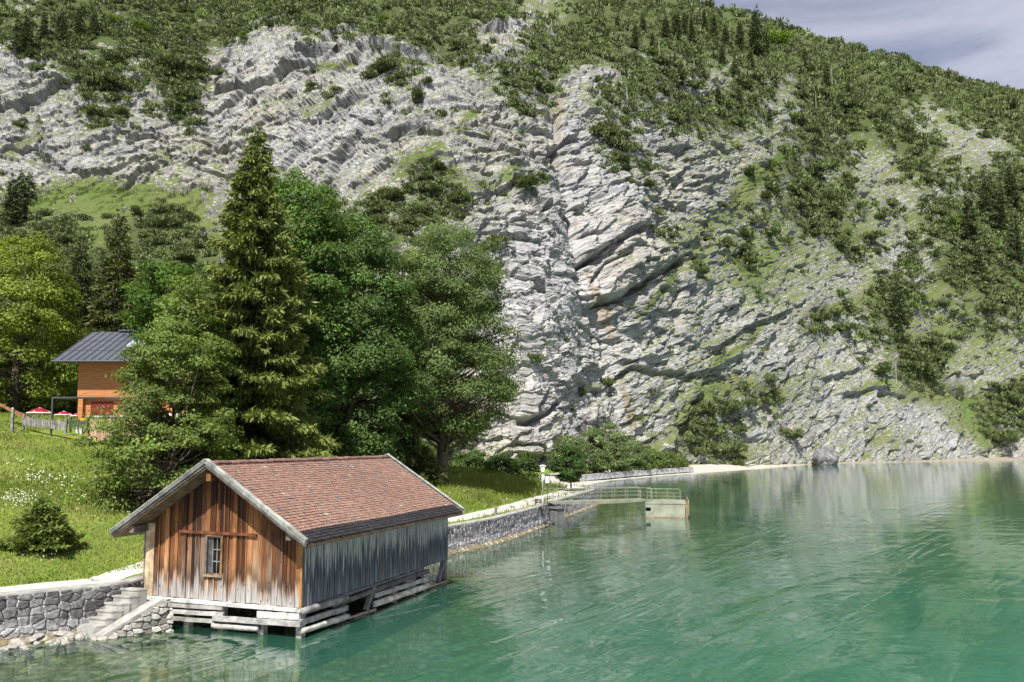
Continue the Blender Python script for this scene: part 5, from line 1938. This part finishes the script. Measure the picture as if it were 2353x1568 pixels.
okm = (fx > -120) & (fx < 2480) & (fy > -90) & (fy < 1075)
prob = (np.clip(dens * 1.7 - (.80 + .22 * sstep(fx, 1500, 1700) * sstep(fy, 120, 260)) * (1 - nzn), 0, 1) ** 1.2 + .034 * (nzn > .48) * (fy < 1000)) * okm
r_ = np.random.default_rng(404)
extra = r_.choice(len(prob), 178, p=(prob * (fy > 150)) / (prob * (fy > 150)).sum())
items = [(px, py, wpx, onslope(px, py)) for px, py, wpx in HAND]
items += [(fx[i], fy[i], r_.uniform(34, 52), flatP[i]) for i in extra]
for k, (px, py, wpx, p) in enumerate(items):
    o = link('mountain_pine', svar[k % 6], None)
    s_ = wpx / 2 / F * p[1] * 1.22
    o.location = (p[0], p[1] - s_ * .25, p[2] - s_ * .22)
    o.scale = (s_, s_, s_ * random.uniform(.8, 1.05))
    o.rotation_euler = (0, 0, random.uniform(0, 6.28))
    zn = next((z for z in ZONES if z[0] <= px < z[1] and z[2] <= py < z[3]), None)
    where = zn[4] if zn else 'in the scrub of the upper slope'
    sw = 'large' if wpx >= 46 else ('small' if wpx < 32 else 'medium')
    tag(o, f'{sw} dwarf pine {where}', 'shrub', f'{sw} dwarf pines {where}')
# the rest of the scrub, one mass
NS = 12500
idx = r_.choice(len(prob), NS, p=prob / prob.sum())
base_sh = [pine_shrub_mesh(120, 320 + k, tl=.36, tw=.19) for k in range(5)]
Vs, Fs, Cs = [], [], []
vo_ = 0
for k in range(5):
    ii = idx[k::5]
    V, Fc, c_ = base_sh[k]
    n_ = len(ii)
    sc = ((15 + 27 * r_.random(n_) ** 1.6) / 2 / F * 1.15 * flatP[ii, 1])
    sc = sc * np.where(dens[ii] < .16, .6, 1.0)
    a = r_.random(n_) * 6.28
    ca, sa = np.cos(a)[:, None], np.sin(a)[:, None]
    W = np.stack([V[None, :, 0] * ca - V[None, :, 1] * sa, V[None, :, 0] * sa + V[None, :, 1] * ca, np.broadcast_to(V[None, :, 2], (n_, len(V)))], -1) * sc[:, None, None]
    W = W + flatP[ii][:, None, :] + np.array([0, 0, -.2]) * sc[:, None, None]
    Vs.append(W.reshape(-1, 3))
    Fs.append((Fc[None] + (np.arange(n_) * len(V))[:, None, None] + vo_).reshape(-1, 4))
    vo_ += n_ * len(V)
    kind = r_.random(n_)
    mul = np.where(kind < .84, 1.0, np.where(kind < .96, 1.15, 1.4))[:, None, None] * (.8 + .4 * r_.random((n_, 1, 1)))
    tn = np.where(kind[:, None] < .84, np.array([[1, 1, 1]]), np.array([[1.0, 1.10, .85]]))[:, None, :]
    Cs.append((c_[None] * mul * tn).reshape(-1, 3))
ms = link('mountain_scrub', fastmesh('mountain_scrub', np.concatenate(Vs), np.concatenate(Fs), fcol=np.concatenate(Cs)), M['needle'])
tag(ms, 'dense carpet of dwarf pine scrub covering the upper mountainside', 'scrub', kind='stuff')

# conifers, leafy trees and snags on the slope
cvar = []
for k in range(5):
    st_, cm = conifer_mesh(12, 1.25 + .25 * (k % 3), 22, 7, 1700, (.055, .080, .034), (.115, .145, .058), 500 + k, droop=.3, tl=.75, tw=.26, hang=.5, ragged=.38, z0=.12 + .05 * (k % 2), power=.7)
    me = st_.build('trunk', M['bark'], None, True)
    tm2 = me.data
    bpy.data.objects.remove(me)
    cm.materials.append(M['needle'])
    cvar.append((tm2, cm))


def hill_conifer(px, py, hpx, label, group, name='spruce_tree', k=0):
    p = onslope(px, py)
    o = thing(name, label, 'tree', p + np.array([0, 0, -.5]), random.uniform(0, 6), group)
    s_ = hpx / F * p[1] / 10
    o.scale = (s_, s_, s_)
    link('trunk', cvar[k % 5][0], None, o)
    link('crown', cvar[k % 5][1], None, o)
    return o


HC_ = [((1460, 112, 60), (1530, 95, 60), (1555, 100, 75), (1590, 105, 62), (1640, 95, 62), (1700, 122, 72), (1760, 130, 60), (1690, 185, 50), (1620, 78, 52), (1575, 82, 52), (1800, 98, 40), (1670, 112, 56), (1850, 152, 42), (1500, 122, 46), (1420, 72, 42), (1480, 80, 50), (1660, 150, 48), (1725, 160, 50)), 'dark spruce in the loose wood below the skyline', 'spruces below the skyline'
        ], [((1900, 205, 58), (1950, 235, 48), (1700, 262, 58), (1650, 240, 44), (1560, 200, 50), (1770, 290, 42)), 'single spruce standing above the scrub on the upper right slope', 'spruces on the upper right slope'
        ], [((140, 98, 80), (178, 95, 80), (60, 130, 95), (38, 120, 80), (100, 100, 70), (215, 80, 60)), 'dark pine in the stand at the top left corner', 'pines at the top left corner'
        ], [((45, 505, 105), (26, 525, 115), (62, 470, 75)), 'tall dark spruce at the left edge below the layered cliff', 'spruces at the left edge'
        ], [((2230, 565, 110), (2270, 505, 95), (2300, 545, 115), (2322, 485, 100), (2250, 645, 80), (2335, 605, 95)), 'dark spruce in the stand at the right edge', 'spruces at the right edge']
kk_ = 0
for lst, lb_, gp_ in HC_:
    for (px, py, hp) in lst:
        hill_conifer(px, py, hp, lb_, gp_, k=kk_)
        kk_ += 1
hill_conifer(1738, 128, 105, 'tallest spruce standing out against the sky on the ridge', None, k=1)
hill_conifer(2065, 765, 118, 'spreading pine alone on the green rib at right', None, 'pine_tree', k=2)
hill_conifer(1698, 205, 46, 'narrow spruce just under the wood in the middle', None, k=3)
# bright leafy trees
lv = []
for k in range(3):
    rng = np.random.default_rng(600 + k)
    nl = 1300
    npd = 26
    ctr = unit(rng.normal(size=(npd, 3))) * rng.uniform(.4, .8, (npd, 1)) * np.array([1, 1, .75]) + np.array([0, 0, 1.0])
    pid = rng.integers(0, npd, nl)
    off = unit(rng.normal(size=(nl, 3))) * rng.random((nl, 1)) ** .5 * .38 * np.array([1, 1, .6])
    V, Fc = leafquads(ctr[pid] + off, np.array([0, 0, .8]) + off * 2 + .4 * rng.normal(size=(nl, 3)), .13 * (.7 + .6 * rng.random(nl)))
    me = fastmesh('crown', V, Fc, fcol=leafcols(nl, (.085, .15, .022), .2, (.16, .22, .03)))
    me.materials.append(M['leaf'])
    tb = MB()
    tb.tube([(0, 0, -.1), (.02, 0, .5), (0, .02, 1.2)], [.07, .05, .02], 7)
    for c_ in ctr[:8]:
        tb.tube([(0, 0, .5), c_], [.03, .01], 4, cap=False)
    t_ = tb.build('trunk', M['bark'], None, True)
    lv.append((t_.data, me))
    bpy.data.objects.remove(t_)
for k, (px, py, wpx, lb_) in enumerate(((1790, 115, 75, 'yellow green leafy tree among the spruces near the skyline'), (325, 85, 50, 'bright green leafy tree in the scrub above the left cliff'), (178, 100, 30, 'glowing yellow green young tree in the top left scrub'), (262, 60, 45, 'pale green leafy tree at the top left beside the pines'), (560, 95, 30, 'small bright leafy tree above the rock fold'), (880, 60, 36, 'light green leafy tree in the top middle scrub'), (2200, 530, 50, 'bright leafy tree before the right edge spruces'), (2240, 550, 40, 'second leafy tree left of the right edge spruces, a little lower'), (1820, 280, 30, 'small bright tree in the scrub right of the middle'), (1500, 130, 30, 'small pale tree left of the skyline spruces'), (1980, 340, 28, 'small light green tree on the right scrub slope'), (2120, 700, 40, 'leafy bush like tree right of the spreading pine'), (1640, 60, 34, 'leafy tree at the left end of the skyline'), (1770, 395, 40, 'thin leafy tree on the grass strip in the middle of the slope'))):
    p = onslope(px, py)
    o = thing('leafy_tree', lb_, 'tree', p + np.array([0, 0, -.3]), random.uniform(0, 6))
    s_ = wpx / 2 / F * p[1]
    o.scale = (s_, s_, s_)
    link('trunk', lv[k % 3][0], None, o)
    link('crown', lv[k % 3][1], None, o)
for k, (px, py, hp, lb_) in enumerate(((1515, 140, 55, 'bare dead trunk left of the skyline spruces'), (1743, 125, 50, 'bare dead trunk below the tallest spruce'), (1913, 205, 65, 'bare dead trunk above the right scrub'), (1440, 255, 70, 'pale dead trunk in the scrub right of the gully'), (1595, 175, 45, 'thin dead trunk in the middle scrub'), (1530, 75, 40, 'short dead trunk at the top of the wood'), (2060, 880, 45, 'dead trunk on the lower right rib'), (1875, 260, 55, 'leaning dead trunk left of the right scrub'))):
    p = onslope(px, py)
    o = thing('dead_tree', lb_, 'dead tree', p)
    hh = hp / F * p[1]
    b_ = MB()
    b_.tube([(0, 0, -.5), (.1, 0, hh * .5), (.0, .1, hh)], [.19, .13, .04], 6)
    b_.build('trunk', M['deadwood'], o)
    b_ = MB()
    for j in range(7):
        zz = hh * random.uniform(.4, .95)
        a = random.uniform(0, 6.28)
        l_ = random.uniform(.5, 1.3)
        b_.tube([(.05, .03, zz), (l_ * math.cos(a), l_ * math.sin(a), zz + random.uniform(-.2, .4))], [.06, .02], 4)
    b_.build('branches', M['deadwood'], o)

# ------------------------------------------------------------------ meadow grass and flowers
r_ = np.random.default_rng(909)
nb = 190000
Yq = 21 * (92 / 21) ** (r_.random(nb) ** 1.15)
tq = r_.uniform(-.72, .16, nb)
Xq = tq * Yq
zq, sdq = ground(Xq, Yq)
ps = 1.80 + 1.2 * sstep(Yq, 36, 44)
bu = (Xq - BX) * xA[0] + (Yq - BY) * xA[1]
bv = (Xq - BX) * sA[0] + (Yq - BY) * sA[1]
inb = (bu > -BW - .2) & (bu < .3) & (bv > -.3) & (bv < BL + .2)
hx = (Xq > HX0 - 1.5) & (Yq > 56.4) & (Xq < HX1 + 1)
verge = (sdq > .55) & (sdq < .95) & (r_.random(nb) < .3) & (Yq > 38)
ok = ((sdq > ps) | verge) & (~inb) & (~hx)
Xq, Yq, zq, sdq = Xq[ok], Yq[ok], zq[ok], sdq[ok]
n_ = len(Xq)
px_, py_ = proj(np.stack([Xq, Yq, zq], 1))
tall = 1 + .8 * sstep(Xq, -9, -2) + .5 * (vn(Xq * .5, Yq * .5, 71) - .5)
short = np.where(Yq < 36, .75, 1.0)
hgt = (.10 + .10 * r_.random(n_)) * tall * short * (.8 + .012 * Yq)
axis = np.stack([r_.normal(size=n_) * .38, r_.normal(size=n_) * .38, np.ones(n_)], 1)
rng = r_
V, Fc = twigquads(np.stack([Xq, Yq, zq - .02], 1), axis, hgt, .028 * (.5 + .022 * Yq), nor=np.array([0, 1.0, 0])[None] + .5 * r_.normal(size=(n_, 3)))
pn_ = vn(Xq * .25, Yq * .25, 72)[:, None]
c_ = np.array([.115, .190, .026])[None] * (1 - pn_) + np.array([.20, .235, .048])[None] * pn_
dry = (r_.random(n_) < .06 + .35 * sstep(vn(Xq * .5, Yq * .35, 74), .5, .8))[:, None]
lush = sstep(vn(Xq * .38 + 9, Yq * .3, 75), .55, .8)[:, None]
c_ = c_ * (1 - .35 * lush)
c_ = np.where(dry, np.array([.26, .24, .10])[None], c_) * (.86 + .28 * r_.random((n_, 1)))
gs = link('meadow_grass', fastmesh('meadow_grass', V, Fc, fcol=c_), M['blade'])
tag(gs, 'tufted green meadow grass on the lakeside slope', 'grass', kind='stuff')
CL = [(35, 1165, 30, 9, 170), (48, 1150, 34, 14, 150), (90, 1105, 40, 14, 110), (170, 1107, 30, 10, 40), (60, 1075, 40, 6, 25), (200, 1150, 80, 30, 90), (270, 1195, 60, 30, 60), (330, 1180, 40, 30, 35), (100, 1300, 40, 14, 14), (1100, 1160, 22, 12, 60), (1080, 1140, 20, 12, 30), (1165, 1150, 40, 8, 22), (1250, 1085, 50, 10, 20)]
fp = []
for (px, py, rx, ry, n_) in CL:
    for _ in range(int(n_ * .5)):
        qx, qy = px + r_.normal() * rx * .6, py + r_.normal() * ry * .6
        # walk the line of sight until it meets the meadow
        ys = np.linspace(22, 90, 240)
        zz = np.array([at(qx, qy, y)[2] for y in ys[::4]])
        xs = np.array([at(qx, qy, y)[0] for y in ys[::4]])
        gz2, sd2 = ground(xs, ys[::4])
        hit = np.where(zz <= gz2)[0]
        if len(hit) and sd2[hit[0]] > 1.9:
            i = hit[0]
            fp.append((xs[i] + r_.normal() * .25, ys[::4][i] + r_.normal() * .35))
fp = np.array(fp)
zf = ground(fp[:, 0], fp[:, 1])[0] + .12 + .10 * r_.random(len(fp))
rng = r_
V, Fc = leafquads(np.stack([fp[:, 0], fp[:, 1], zf], 1), np.array([0, -.35, 1.0])[None] + .25 * r_.normal(size=(len(fp), 3)), np.where(fp[:, 1] < 40, .065, .10), .95)
fl = link('daisies', fastmesh('daisies', V, Fc, fcol=np.tile([[.78, .78, .74]], (len(fp), 1))), M['blade'])
tag(fl, 'white daisies scattered in drifts over the meadow', 'flowers', kind='stuff')
